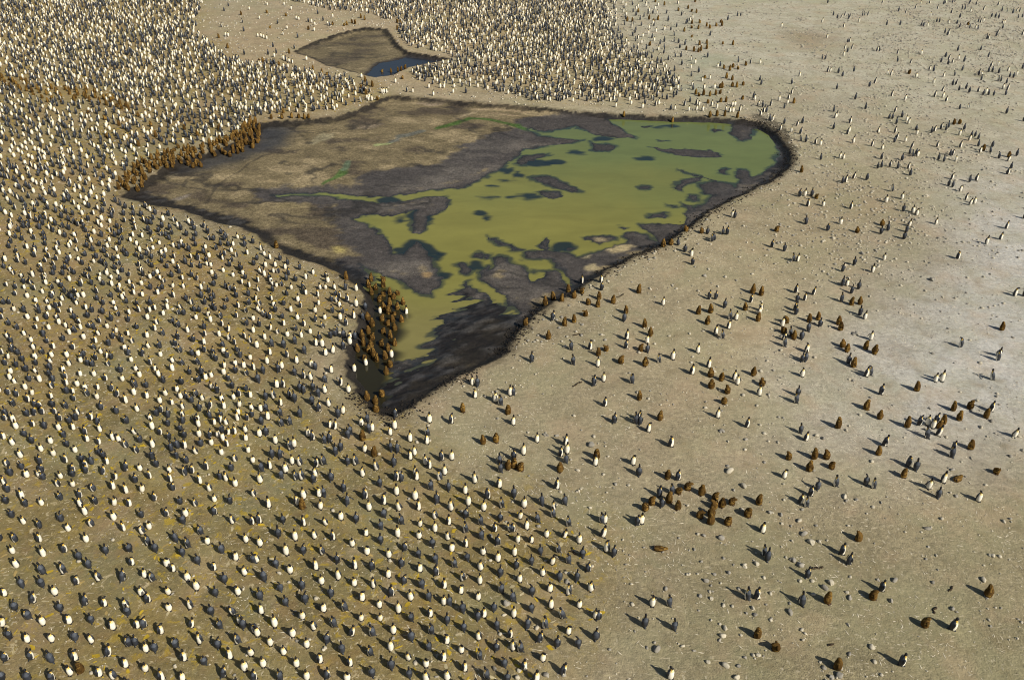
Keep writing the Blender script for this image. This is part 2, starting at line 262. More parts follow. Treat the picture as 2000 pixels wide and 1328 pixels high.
    bk = sm(0.4, -0.35, b + 1.8 * (st - 0.5) + 1.6 * (hi - 0.5)); ink = lerp(np.tile(np.array([0.011, 0.010, 0.010]), (len(X), 1)), (0.048, 0.046, 0.046), sm(0.46, 0.72, fbm(X * 0.55 + Y * 0.35, Y * 1.5 - X * 0.9, 1.0, 17, 4)))
    mud = mud * (1 - 0.94 * bk[:, None]) + ink * (0.94 * bk[:, None])
    wet_edge = sm(0.38, 0.05, sw) * sm(-4, -0.5, sw); mud = lerp(mud, (0.022, 0.026, 0.030), wet_edge * 0.8)
    mud = lerp(mud, (0.10, 0.085, 0.055), sm(4, 1, s2 + 3) * 0.3)
    mud = lerp(mud, (0.03, 0.028, 0.03), sm(1.2, 0.0, sw2) * sm(1, -1, s2))
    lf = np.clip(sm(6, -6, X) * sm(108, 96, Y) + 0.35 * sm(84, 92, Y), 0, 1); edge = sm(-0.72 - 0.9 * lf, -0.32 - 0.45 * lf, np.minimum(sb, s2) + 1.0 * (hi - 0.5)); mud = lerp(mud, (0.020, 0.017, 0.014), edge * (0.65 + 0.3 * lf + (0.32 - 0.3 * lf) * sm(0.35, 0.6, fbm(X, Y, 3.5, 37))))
    c = c * (1 - ib[:, None]) + mud * ib[:, None]
    fr = np.full(len(X), 4.0)                                             # black peat spilling over the bank
    for q in (BLACKS[0], BLACKS[1], BLACKS[3]): fr = np.minimum(fr, sdf(q, X, Y))
    spill = sm(0.75, 0.0, fr + 1.5 * (fbm(X, Y, 0.5, 15) - 0.5)) * (1 - ib); c = lerp(c, (0.035, 0.028, 0.020), spill * 0.75)
    c = lerp(c, (0.075, 0.055, 0.03), sm(0.9, 0.1, sb + 0.8 * (hi0 - 0.5)) * (1 - ib) * 0.5)
    wet = np.clip(ib * (0.35 + 0.5 * wb + 0.4 * gm + 0.25 * bk), 0, 1)
    colony = np.maximum(ca, sm(2, -2, sdf(COL_B, X, Y, 8)) * 0.8) * (1 - ib)
    sand = (1 - ib) * (1 - spill)
    c = c * (1 - 0.15 * sand - 0.09 * colony)[:, None]
    return c, wet, colony, sand
gcol, gwet, gcolony, gsand = ground_color()

def ground_mat():
    n = NT('sand_and_mud', 0.95, 0.2)
    col = n.attr('soil', 'Color'); sand = n.attr('sand'); colony = n.attr('colony'); wet = n.attr('wet')
    v = n.mul(n.rng(n.noise(0.45, 4), 0.3, 0.7, 0.86, 1.14), n.rng(n.noise(3.2, 4, 0.65), 0.3, 0.7, 0.72, 1.28))
    c = n.scale(col, n.mul(v, n.rng(n.noise(13, 3, 0.7), 0.3, 0.7, 0.78, 1.22)))
    mudv = n.mul(n.rng(n.noise(1.0, 5, 0.7, 0.6, n.stretch(0.8, 1.4, 1, 0.15)), 0.32, 0.68, 0.65, 1.4), n.mul(n.rng(n.noise(4.5, 4, 0.75), 0.3, 0.7, 0.55, 1.5), n.rng(n.noise(15, 3, 0.7), 0.3, 0.7, 0.6, 1.4)))
    c = n.mix(n.mul(sand, n.mul(wet, 0.62), 'MAXIMUM'), n.scale(c, mudv), c)
    tint = n.mul(n.rng(n.noise(0.16, 4, 0.6), 0.45, 0.62), sand); c = n.mix(n.mul(tint, 0.35), c, (0.30, 0.29, 0.165))
    warm = n.mul(n.rng(n.noise(0.27, 4, 0.6, 0.3), 0.52, 0.66), sand); c = n.mix(n.mul(warm, 0.30), c, (0.43, 0.31, 0.20))
    dk = n.mul(n.rng(n.noise(0.8, 5, 0.7), 0.53, 0.70), sand); c = n.mix(n.mul(dk, 0.5), c, (0.17, 0.13, 0.065))
    # trampled feather litter: pale short streaks in two directions
    fl = n.mul(n.rng(n.noise(1.0, 2, 0.5, 0.4, n.stretch(2.6, 9.0, 1, 0.5)), 0.62, 0.70), n.rng(n.noise(0.35, 2), 0.35, 0.6, 0.25, 1.0))
    f2 = n.mul(n.rng(n.noise(1.0, 2, 0.5, 0.4, n.stretch(8.0, 2.8, 1, 0.9)), 0.63, 0.71), n.rng(n.noise(0.5, 2), 0.4, 0.6, 0.2, 1.0))
    c = n.mix(n.mul(n.mul(fl, sand), 0.6), c, (0.58, 0.50, 0.36)); c = n.mix(n.mul(n.mul(f2, sand), 0.55), c, (0.60, 0.53, 0.40))
    c = n.mix(n.mul(n.mul(n.rng(n.noise(5.5, 3, 0.7), 0.60, 0.70), sand), 0.35), c, (0.13, 0.095, 0.05))
    # guano: yellow splashes, reddish trampled stains, chalky smears between the nests
    y = n.mul(n.rng(n.noise(1.5, 4, 0.7, 0.6), 0.56, 0.63), n.rng(n.noise(0.09, 2), 0.38, 0.54, 0.25, 1.0))
    c = n.mix(n.mul(n.mul(y, colony), 0.7), c, (0.38, 0.27, 0.025))
    gold = n.rng(n.noise(0.33, 4, 0.65, 0.4), 0.46, 0.62); c = n.mix(n.mul(n.mul(gold, colony), 0.17), c, (0.36, 0.25, 0.06))
    r = n.rng(n.noise(0.6, 4, 0.6), 0.52, 0.68); c = n.mix(n.mul(n.mul(r, colony), 0.30), c, (0.25, 0.15, 0.075))
    k = n.rng(n.noise(1.7, 4, 0.7, 0.6), 0.60, 0.67); c = n.mix(n.mul(n.mul(k, colony), 0.75), c, (0.50, 0.42, 0.26))
    n.color(c)
    n.L(n.rng(wet, 0, 1, 0.95, 0.42), n.b.inputs['Roughness'])
    h = n.mul(n.noise(2.5, 5, 0.7), n.mul(n.noise(14, 3), 0.35), 'ADD')
    n.bump(h, 0.8, 0.12)
    return n.m
me = raw_mesh('ground', np.stack([gx, gy, gz], 1), gf, [ground_mat()])
ca_ = me.color_attributes.new('soil', 'FLOAT_COLOR', 'POINT'); ca_.data.foreach_set('color', np.concatenate([gcol, np.ones((len(gcol), 1))], 1).astype(np.float32).ravel())
for nm, a in (('wet', gwet), ('colony', gcolony), ('sand', gsand)):
    at = me.attributes.new(nm, 'FLOAT', 'POINT'); at.data.foreach_set('value', a.astype(np.float32))
ground = link('ground', me, 'tan sand and shingle flat with a sunken muddy pond basin', 'ground', kind='structure')

# ------------------------------------------------------------------ water
def water_mat(name, rough):
    n = NT(name, rough, 0.5); n.b.inputs['IOR'].default_value = 1.33
    c = n.scale(n.attr('tint', 'Color'), n.rng(n.noise(0.5, 4, 0.6, 0.5, n.stretch(0.5, 1.2)), 0.3, 0.7, 0.92, 1.08)); n.color(c)
    n.bump(n.noise(2.6, 3, 0.6, 0.3), 0.10, 0.05); return n.m
def water(name, label, inside, x0, x1, y0, y1, st, colf, rough):
    X, Y = np.meshgrid(np.arange(x0, x1, st), np.arange(y0, y1, st)); ny, nx = X.shape; X = X.ravel(); Y = Y.ravel()
    d = inside(X, Y)
    i = (np.arange(ny - 1)[:, None] * nx + np.arange(nx - 1)[None, :]).ravel(); f = np.stack([i, i + 1, i + nx + 1, i + nx], 1)
    f = f[(d[f] < 1.3).any(1)]; used = np.unique(f); rm = np.zeros(len(X), int); rm[used] = np.arange(len(used)); f = rm[f]
    X = X[used]; Y = Y[used]
    me = raw_mesh(name, np.stack([X, Y, np.full(len(X), ZW)], 1), f, [water_mat(name, rough)])
    a = me.color_attributes.new('tint', 'FLOAT_COLOR', 'POINT'); c = colf(X, Y)
    a.data.foreach_set('color', np.concatenate([c, np.ones((len(c), 1))], 1).astype(np.float32).ravel())
    return link(name, me, label, 'water', kind='structure')
def pond_tint(X, Y):
    n = fbm(X, Y, 6, 21); s = fbm(X * 0.35 + Y * 0.12, Y, 1.5, 22, 5); c0 = (0.92 + 0.16 * fbm(X * 0.4, Y, 3, 24, 4))[:, None]
    c = np.tile(np.array([0.205, 0.195, 0.048]), (len(X), 1))
    c = lerp(c, (0.130, 0.160, 0.050), sm(72, 100, Y + 0.35 * X + 14 * (n - 0.5)))
    c = lerp(c, (0.195, 0.172, 0.066), sm(66, 54, Y + 5 * (n - 0.5)) * 0.8)
    c = lerp(c, (0.180, 0.205, 0.050), sm(-8, -22, X) * 0.8)
    for (cx, cy, rx, ry) in DARKW:
        q = ell(cx, cy, rx * 1.12, ry * 0.8); c = lerp(c, (0.009, 0.020, 0.028), sm(0.55, 0.0, sdf(q, X, Y) + 2.0 * (s - 0.5)) * 0.93)
    _, sw, _, _ = fields(X, Y)
    c = lerp(c, (0.014, 0.027, 0.032), sm(-0.42, 0.0, sw + 1.0 * (s - 0.5)) * 0.8)      # thin water over black mud along the margins
    tip = poly([(660, 700), (690, 640), (720, 560), (760, 560), (785, 600), (778, 650), (768, 700), (757, 760), (765, 815), (700, 790)])
    c = lerp(c, (0.013, 0.012, 0.008), sm(0.8, -0.3, sdf(tip, X, Y) + 2.0 * (s - 0.5)) * sm(70, 60, Y) * 0.95)
    return c * c0
water('pond_water', 'murky olive green water in the large pond', lambda X, Y: fields(X, Y)[1], -24, 34, 40, 112, 0.15, pond_tint, 0.10)
water('small_pond_water', 'dark blue water at the right end of the small upper pond', lambda X, Y: fields(X, Y)[3], -26, -5, 115, 150, 0.3,
      lambda X, Y: np.tile(np.array([0.022, 0.027, 0.036]), (len(X), 1)), 0.2)

# ------------------------------------------------------------------ penguin shapes (front = +Y, feet at z = 0)
def rot2(v, a): c, s = math.cos(a), math.sin(a); return (v[0] * c - v[1] * s, v[0] * s + v[1] * c)
class Shape:
    def __init__(s): s.v = []; s.f = []; s.m = []
    def sweep(s, rings, seg, mat):
        """rings: (cx, cy, cz, rx, ry, tilt) from bottom to top; tilt leans the ring plane forward; mat(ring index, angle) gives the slot"""
        b = len(s.v)
        for (cx, cy, cz, rx, ry, tl) in rings:
            for k in range(seg):
                a = 2 * math.pi * (k + 0.5) / seg + math.pi / 2
                x, y = rx * math.cos(a), ry * math.sin(a)
                s.v.append((cx + x, cy + y * math.cos(tl), cz - y * math.sin(tl)))
        for r in range(len(rings) - 1):
            for k in range(seg):
                k2 = (k + 1) % seg; s.f.append((b + r * seg + k, b + r * seg + k2, b + (r + 1) * seg + k2, b + (r + 1) * seg + k))
                a = (2 * math.pi * (k + 1) / seg + math.pi) % (2 * math.pi) - math.pi
                s.m.append(mat(r, abs(math.degrees(a))))
        for r, rev in ((0, True), (len(rings) - 1, False)):
            s.v.append(rings[r][:3]); c = len(s.v) - 1
            for k in range(seg):
                k2 = (k + 1) % seg; p, q = b + r * seg + k, b + r * seg + k2
                s.f.append((q, p, c) if rev else (p, q, c)); s.m.append(mat(min(r, len(rings) - 2), 0 if rev else 180))
    def prism(s, pts, off, m, m2=None):
        """a thin slab: outline pts, offset vector off"""
        b = len(s.v); n = len(pts); s.v += [tuple(p) for p in pts] + [tuple(p[i] + off[i] for i in range(3)) for p in pts]
        s.f.append(tuple(b + i for i in range(n))[::-1]); s.m.append(m if m2 is None else m2); s.f.append(tuple(b + n + i for i in range(n))); s.m.append(m)
        for i in range(n): j = (i + 1) % n; s.f.append((b + i, b + j, b + n + j, b + n + i)); s.m.append(m)
    def cone(s, base, r, tip, m, n=5):
        d = np.array(tip) - np.array(base); d /= np.linalg.norm(d); u = np.cross(d, (0, 0, 1)); u /= np.linalg.norm(u); w_ = np.cross(d, u); b = len(s.v)
        for k in range(n): a = 2 * math.pi * k / n; s.v.append(tuple(np.array(base) + r * (u * math.cos(a) + w_ * math.sin(a))))
        s.v.append(tuple(tip))
        for k in range(n): s.f.append((b + k, b + (k + 1) % n, b + n)); s.m.append(m)
    def mesh(s, name, mats): return raw_mesh(name, s.v, s.f, mats, s.m)
    def tris(s):
        F_, M_ = [], []
        for f, m in zip(s.f, s.m):
            for i in range(1, len(f) - 1): F_.append((f[0], f[i], f[i + 1])); M_.append(m)
        return np.array(s.v), np.array(F_), np.array(M_)

# body profile: fraction of height, half width, half depth
PROFILE = [(0.02, .060, .070), (0.06, .105, .115), (0.14, .140, .142), (0.26, .156, .152), (0.38, .156, .148), (0.50, .146, .138), (0.60, .119, .114), (0.68, .084, .084), (0.74, .060, .065), (0.79, .051, .059)]
HEAD = [(0.84, .054, .068), (0.885, .055, .070), (0.935, .048, .058), (0.975, .030, .036)]
def adult(h=0.92, fat=0.98, seg=14, lod=0, lean=0.0, yaw=0.0, pose='up', flip=0.12, step=0.0):
    s = Shape(); prof = PROFILE; head = HEAD
    if lod == 1: prof = [PROFILE[i] for i in (0, 1, 2, 4, 6, 7, 9)]; head = [HEAD[i] for i in (0, 1, 3)]
    if lod == 2: prof = [PROFILE[i] for i in (0, 2, 4, 6, 8)]; head = [HEAD[1], HEAD[3]]
    rings = []; zone_ = []
    for t, rx, ry in prof:
        y = math.sin(lean) * t * h * (1 if pose != 'low' else 1.0) - 0.015 * math.sin(t * 6)
        rings.append((0, y, t * h * math.cos(lean * 0.7), rx * fat, ry * fat * 1.04, lean * 0.6)); zone_.append(t)
    ny_, nz_ = rings[-1][1], rings[-1][2]
    cyw, syw = math.cos(yaw), math.sin(yaw)
    hp = []
    for i, (t, rx, ry) in enumerate(head):
        dz = (t - 0.79) * h; fwd = 0.018
        if pose == 'bow': fwd = 0.03 + 0.13 * dz / 0.17; dz *= 0.55
        if pose == 'tuck': fwd = 0.0 - 0.10 * dz / 0.17; dz *= 0.45
        if pose == 'preen': fwd = 0.04 + 0.15 * dz / 0.17; dz *= 0.25
        x_, y_ = rot2((0, fwd), yaw); rings.append((x_, ny_ + y_, nz_ + dz, rx, ry, {'bow': 0.6, 'preen': 0.9, 'tuck': -0.6}.get(pose, 0.0))); zone_.append(t); hp.append((x_, ny_ + y_, nz_ + dz))
    wlim = (80, 74, 62)[lod]
    def mat(r, a):
        t = (zone_[r] + zone_[r + 1]) / 2
        if t > 0.80: return 2
        if t > 0.705: return (4 if 48 < a < 115 else 2) if (t > 0.73 and lod < 2) else (3 if a < 50 else 4 if a < 90 and lod < 2 else 6)
        if a < wlim and t > 0.04: return 3 if t > (0.60, 0.56, 0.52)[lod] else 1
        if a < wlim + 14 and lod == 0 and t > 0.3: return 2
        if t > 0.5 and a > 100: return 6
        return 0
    s.sweep(rings, seg, mat)
    # beak
    i = 1 if len(hp) > 2 else 0
    hx, hy, hz = hp[i]; dx, dy = rot2((0, 1), yaw)
    drop = {'bow': -0.10, 'preen': -0.09, 'tuck': 0.0}.get(pose, 0.012); L_ = 0.13
    if pose == 'tuck': dx, dy = -dx, -dy
    if lod < 2: s.cone((hx + dx * .045, hy + dy * .045, hz), .017, (hx + dx * L_, hy + dy * L_, hz + drop), 5, 4)
    # flippers, tail, feet
    if lod < 2:
        z1 = 0.64 * h; yb = math.sin(lean) * z1
        for sd in (-1, 1):
            sx = 0.118 * fat; L = 0.33; o = flip
            def P(l, y): return (sd * (sx + 0.022 + math.sin(o) * l), yb + y - l * 0.10, z1 - math.cos(o) * l)
            pts = [P(0, .035), P(.10, .050), P(.24, .035), P(L, -.02), P(.24, -.045), P(.10, -.045), P(0, -.03)]
            s.prism(pts[::sd], (sd * 0.016, 0, 0.004), 0, None)
    if lod == 0:
        s.prism([(-.05, -.10 * fat, .10), (.05, -.10 * fat, .10), (.025, -.20 * fat, .012), (-.025, -.20 * fat, .012)], (0, -0.012, 0.015), 0)
        if pose != 'low':
            for sd in (-1, 1):
                q = 0.03 + sd * step; s.prism([(sd * .02, q - .05, .0), (sd * .095, q - .05, .0), (sd * .105, q + .12, .0), (sd * .06, q + .14, .0), (sd * .015, q + .12, .0)], (0, 0, .03), 2)
    return s
def fluffy(s, amt, seed):
    r_ = random.Random(seed); s.v = [(x * (1 + r_.uniform(-amt, amt)), y * (1 + r_.uniform(-amt, amt)), max(0.0, z + r_.uniform(-amt, amt) * 0.12)) for x, y, z in s.v]; return s
def chick(h=0.80, fat=1.0, seg=12, lod=0, yaw=0.0, bow=0.0, seed=1, prone=False):
    s = Shape(); pr = [(0.0, .115, .115), (.07, .175, .175), (.18, .200, .198), (.32, .208, .202), (.46, .196, .188), (.58, .178, .174), (.68, .150, .150), (.76, .122, .128), (.84, .112, .122), (.92, .094, .104), (.985, .048, .056)]
    if lod: pr = [pr[i] for i in ((0, 2, 4, 6, 8, 10) if lod == 1 else (0, 2, 5, 8, 10))]
    rings = []
    for t, rx, ry in pr:
        k = max(0, t - 0.66); x_, y_ = rot2((0, k * 0.16 + bow * k * 0.7), yaw); rings.append((x_, y_, t * h - bow * k * 0.35, rx * fat, ry * fat, bow * k))
    q = random.Random(seed)
    s.sweep(rings, seg, lambda r, a: 1 if (q.random() < (0.30 if a > 60 else 0.5)) else 0)
    fluffy(s, 0.055 if lod == 0 else 0.03, seed)
    if lod < 2:
        dx, dy = rot2((0, 1), yaw); _, _, hz = rings[-3][:3]; hx, hy = rings[-3][0], rings[-3][1]
        s.cone((hx + dx * .07, hy + dy * .07, hz), .016, (hx + dx * .17, hy + dy * .17, hz - .02 - bow * .1), 2, 4)
    if lod == 0:
        for sd in (-1, 1):
            s.prism([(sd * .150, .03, .50), (sd * .195, .045, .38), (sd * .215, .0, .22), (sd * .20, -.06, .30), (sd * .155, -.05, .48)][::sd], (sd * .024, 0, 0), 0)
            s.prism([(sd * .02, .06, 0), (sd * .10, .06, 0), (sd * .11, .21, 0), (sd * .02, .21, 0)], (0, 0, .03), 2)
    if prone: s.v = [(x, z - 0.38, 0.02 + max(0, y * 0.62 + 0.10)) for x, y, z in s.v]
    return s

STAND = [dict(), dict(yaw=0.9), dict(yaw=-0.8), dict(pose='bow', yaw=0.3), dict(lean=0.12, flip=0.45, step=0.05), dict(pose='tuck', fat=1.06), dict(h=0.96, flip=0.2), dict(h=0.88, fat=1.08, yaw=0.4)]
NEST = [dict(h=0.84, fat=1.00, flip=0.10), dict(h=0.82, fat=1.03, yaw=0.9, flip=0.10), dict(h=0.82, fat=1.03, yaw=-0.9, flip=0.10), dict(h=0.78, fat=1.05, pose='preen', yaw=0.5), dict(h=0.84, fat=1.0, lean=0.2, flip=0.15), dict(h=0.78, fat=1.06, pose='tuck'), dict(h=0.92, fat=0.96, lean=-0.04), dict(h=0.80, fat=1.04, pose='bow', yaw=-0.6)]
WIDE = dict(flip=1.1, lean=0.15)
CHICK = [dict(), dict(yaw=0.8, seed=2), dict(h=0.70, fat=1.06, seed=3, bow=0.4), dict(h=0.86, fat=0.96, seed=4, yaw=-0.6), dict(h=0.62, fat=1.0, seed=5, bow=0.9, yaw=0.3)]

# ------------------------------------------------------------------ where they stand (photo tiles, four tile units to a pixel; feet of each bird)
# d dark back to us, w white front to us, r facing right, s side on, o flippers spread, c chick, p chick lying flat
TILES_STAND = {
 (1500, 0): '465,28,d 508,125,d 540,148,d 570,145,r 600,125,r 628,152,d 640,140,r 735,128,d 750,125,d 780,125,r 420,180,w 590,218,w 105,215,w 1018,92,d 1075,105,r 710,175,w 925,200,d 1030,200,d 1195,205,d 1212,210,d 1245,210,w 1190,38,w 1262,30,r 1370,38,d 1385,30,r 1440,25,d 1455,18,d 1570,35,d 1580,20,r 1625,42,r 1515,75,d 1535,78,d 1580,100,w 1825,90,d 1860,100,d 1910,108,d 1940,95,w 1965,95,r 1745,135,d 1775,138,d 1800,145,d 1950,148,d 1985,140,d 1640,175,d 1660,180,r 1680,175,w 1315,175,d 1335,178,d 1410,190,w 1475,190,d 1495,222,d 1560,200,c 1570,225,d 1620,230,w 1635,235,d 1830,190,r 1845,190,w 1380,260,d 1400,280,d 1410,270,r 1705,308,d 1720,308,r 1780,285,d 1795,265,r 460,300,w 620,335,d 635,335,r 600,385,r 620,410,d 655,385,r 590,440,w 850,405,r 865,405,d 1010,425,r 1195,430,w 1480,400,d 1660,395,d 1720,450,r 420,465,d 445,470,d 1010,485,d 1110,500,r 1385,450,d 1350,490,d 1410,470,r 1405,505,d 1440,495,w 1530,485,d 1485,470,w 465,565,r 485,565,w 548,575,d 580,600,d 668,562,d 930,585,w 960,590,r 1260,550,r 1290,560,d 1100,580,c 1155,610,w 1515,555,d 1455,595,d 1370,605,w 1740,525,r 1795,515,w 1720,565,d 1750,565,d 1800,575,d 1875,560,w 1985,540,d 245,600,r 185,660,d 535,700,d 790,680,d 830,655,r 1290,655,w 1645,590,r 1665,595,w 1662,630,d 1885,605,d 1915,610,d 1940,590,w 1795,635,d 1815,640,d 1860,655,d 1440,670,d 1465,665,r 1490,710,d 1545,700,d 1570,725,d 1640,720,r 1680,745,d 1700,730,w 1720,745,d 1760,750,d 1835,695,w 1855,745,d 1870,705,r 185,735,r 160,775,r 85,790,w 20,830,d 125,850,d 150,815,w 200,810,c 680,780,d 965,755,r 1070,785,w 1360,715,r 1300,760,r 1365,765,w 1390,795,w 510,875,d 535,915,r 525,925,w 760,855,d 1495,855,d 1560,850,w 1860,890,d 640,965,r 945,930,d 970,930,d 990,880,r 1045,920,d 1080,950,w 1000,970,d 1095,970,w 15,945,d 35,945,w 125,970,d 225,985,r 268,965,d 510,1010,d 1995,950,d 95,1020,r 180,1035,w 250,1050,r 255,1105,d 292,1112,d 370,1125,w 408,1138,w 635,1030,w 620,1050,r 860,1040,w 990,1040,d 1155,1020,d 1160,1055,w 1275,1040,d 1300,1030,r 1350,1010,r 1385,1020,d 1405,1000,d 1450,975,c 1495,970,c 1530,1015,d 1495,1060,w 1585,1075,d 1615,1070,d 1640,1090,d 1570,1100,w 665,1120,w 810,1145,r 890,1170,w 985,1115,d 1000,1090,r 1070,1110,w 1120,1155,r 1320,1150,r 1500,1155,r 1640,1145,d 1750,1150,d 1655,1195,w 1680,1180,c 1735,1195,d 410,1250,o 560,1240,w 588,1245,w 885,1245,d 1045,1255,d 1105,1205,d 1130,1225,d 1155,1210,d 1165,1225,w 1330,1250,d 1370,1265,d 1440,1215,r 1420,1220,d 1465,1260,w 1800,1240,d 1880,1230,c 1875,1260,w 1940,1220,d 855,1318,d 885,1310,d 950,1305,r 1010,1320,d 1095,1320,r 1895,1320,d',
 (1000, 0): '1300,88,c 1375,72,c 1403,95,c 1440,105,c 1345,250,c 1403,225,c 1455,230,c 1465,185,c 1405,190,c 1520,210,c 1545,225,c 1595,208,c 1630,180,c 1640,205,c 1403,295,c 1463,355,c 1520,345,c 1475,400,c 1520,385,c 1420,405,c 1455,410,c 1360,395,c 1645,350,c 1725,355,c 1655,540,c 1700,555,c 1725,530,c 1765,545,c 1825,515,c 1505,615,c 1675,615,c 1720,630,c 1625,690,c 1720,680,c 1755,685,c 1435,740,c 1460,755,c 1495,745,c 1545,755,c 1590,745,c 1625,735,c 1640,690,c 1670,800,c 1805,670,c 1075,360,c 1070,155,c 1140,160,c 1105,170,c 900,170,c 940,175,c 985,100,c 1430,20,c 1190,45,c 1120,20,c 1205,110,d 1220,165,d 1000,160,d 1060,115,d 945,100,d 870,100,w 1100,110,d 1135,115,w 1360,190,d 1390,165,w 1410,150,w 1265,285,d 1190,330,d 1185,420,d 1190,385,d 1300,340,d 1310,380,d 1265,330,d 1350,355,d 1110,325,w 1065,270,w 1240,240,d 1190,240,w 1285,215,d 1100,190,w 1140,50,w 1295,35,w 1370,180,d 1685,160,d 1760,130,d 1785,130,d 1765,490,d 1862,500,d 1935,500,w 1605,530,w 1625,520,d 1545,620,w 1485,640,w 1500,695,w 1580,695,w 1800,780,c 1885,770,d 1895,785,w 1945,665,d 1935,635,d 1920,830,r 1955,840,d 1965,880,r 1985,880,d 1940,905,r 1740,830,w 1720,830,w 1780,870,r 1380,870,w 1440,865,w 1490,870,w 1270,860,w 1240,860,d 1600,850,w 1670,870,w 1700,880,w 1725,880,w 960,260,d 875,900,c 1255,925,c 1545,915,c 1600,910,c 1660,910,c 1760,922,c 1390,800,d 1440,820,d 1345,830,r 1460,830,w 1530,810,c 1560,830,w 1630,800,c 1210,780,d 1170,770,d 1130,760,d 1145,820,w 1120,830,r 930,820,w 1325,510,d 1275,450,d 1320,450,d 1400,480,w 1430,500,w',
 (1500, 332): '580,105,d 605,100,w 665,70,r 770,80,o 1110,45,d 1870,35,r 1435,75,r 1410,125,r 1440,135,d 1570,95,d 1625,85,r 1500,170,w 1545,235,r 1575,275,w 1610,265,w 965,170,d 920,255,w 1045,230,w 245,210,r 285,205,w 340,205,d 310,285,w 430,285,w 645,305,r 1055,325,d 1130,335,w 1160,355,w 295,425,d 465,475,d 565,425,w 1310,425,w 1860,460,r 935,475,d 880,500,d 1100,440,w 1080,485,d 1060,540,d 1705,580,w 1815,545,r 30,605,d 125,635,d 200,715,d 230,715,w 905,705,w 1480,695,r 670,745,d 580,795,d 815,800,w 580,905,d 615,905,w 705,930,d 650,965,d 1925,985,w 215,960,r 350,975,r 225,1030,d 285,1020,r 570,1030,d 210,1100,r 215,1130,d 715,1135,d 755,1165,w 110,1220,w 170,1295,d 310,1260,d 405,1220,d 260,1320,d 800,1325,w 120,1328,w 375,225,c 260,20,c 65,480,c 695,490,c 890,435,c 650,1055,c 715,1050,c 140,1195,c 320,1185,c 390,1170,c 550,1205,c 565,1250,c 120,1270,c 200,1320,c 1825,1250,c 1995,985,d 1998,380,d',
 (1000, 332): '1720,370,w 1740,375,d 1525,500,d 1645,505,d 1680,505,d 1560,560,d 1580,550,d 1295,590,d 1350,640,d 1400,675,w 1410,740,d 1180,1055,w 1540,1010,d 1590,1010,d 1865,1035,r 1660,1075,d 1700,1165,d 1750,1170,w 1690,1240,w 1590,1285,r 1640,1315,d 1940,1100,w 1930,1130,w 895,1325,r 875,1180,d 315,1175,d 695,880,w 700,940,d 545,880,r 1480,495,c 1360,480,c 1180,600,c 1240,585,c 440,950,c 545,965,c 485,1000,c 390,1025,c 320,1010,c 260,1055,c 105,1210,c 410,1215,c 485,1190,c 575,1140,c 595,1050,c 680,1010,c 670,1070,c 790,1040,c 990,960,c 890,1120,c 1035,1230,c 1080,1295,c 285,1320,c 1455,1125,c 1550,1115,c 1820,1095,c 1880,965,c 1945,980,c 1525,1205,c 1920,1180,c',
 (1000, 664): '460,75,d 610,75,r 890,65,d 1055,25,w 1055,95,d 155,170,d 475,190,d 670,205,w 1145,175,d 1255,150,w 1450,100,w 1535,215,w 1405,265,r 640,355,d 715,320,w 935,335,d 10,430,d 725,515,r 800,645,d 985,620,w 965,650,d 1000,655,d 1065,715,w 10,660,w 1735,310,w 1760,345,w 1930,430,w 1605,605,r 1835,680,r 195,795,w 90,890,w 15,935,d 420,820,w 380,905,d 430,880,w 420,955,d 650,975,w 945,970,w 990,1055,d 1240,830,r 1295,1090,d 1150,1220,d 1245,1195,d 1170,1300,d 15,1225,d 95,1300,w 235,1285,d 410,1280,d 325,1328,d 350,1160,s 675,120,c 735,85,c 1005,85,c 850,180,c 1040,200,c 1550,285,c 1635,315,c 1555,375,c 1680,415,c 1655,495,c 1885,275,c 1950,355,c 995,465,c 1155,625,c 375,1025,c 65,1015,c 15,995,c 660,925,c 1215,1080,c 1370,1165,c 1300,1195,c 1090,1280,c 1225,1265,c 1295,1320,c 1040,1325,c 1585,1245,c 1580,1310,c 1715,1280,c 1925,1280,c 1480,1205,c 1640,1300,c',
 (1500, 664): '125,50,d 300,95,w 265,170,d 290,165,d 265,285,w 230,435,d 215,490,d 625,185,d 765,285,r 795,275,d 1500,55,d 1795,125,w 1790,160,d 1750,310,o 1305,325,w 1355,320,w 880,425,r 1180,665,r 1245,660,w 1285,685,w 1310,650,d 1325,745,w 1240,765,d 1740,555,w 1920,755,w 905,825,r 1445,860,r 1430,910,d 250,725,d 295,785,r 1095,985,r 1150,1015,d 125,1075,w 385,1165,d 330,1215,r 255,1270,r 295,1300,d 525,1140,d 760,1130,d 820,1155,d 1365,1110,w 1250,1155,w 1325,1230,d 1640,1255,w 580,55,c 615,90,c 760,70,c 830,105,c 665,210,c 1160,395,c 765,540,c 870,615,c 1445,550,c 1575,535,c 1700,605,c 1365,655,c 1335,690,c 1490,625,c 545,685,c 860,895,c 1580,850,c 160,930,c 360,925,c 455,925,c 320,1020,c 495,1000,c 1055,1070,c 1780,1040,c 1085,680,c 1485,1090,p',
 (1000, 996): '700,95,d 725,95,w 708,205,s 740,320,s 795,355,d 980,115,d 1010,100,w 1095,745,w 1225,745,d 1035,905,d 1265,930,d 1235,1310,w 1965,350,d 1995,390,d 1955,170,w 1835,695,d 1910,690,w 1465,55,c 1550,105,c 1555,45,c 1685,110,c 1840,45,c 1915,990,c 1160,310,p',
 (1500, 996): '575,345,r 630,420,d 305,525,d 265,740,d 885,630,r 1440,930,r 1040,1210,r 705,235,c 460,720,c 815,690,c 1715,670,c 1220,905,c 60,1090,c 540,1235,c',
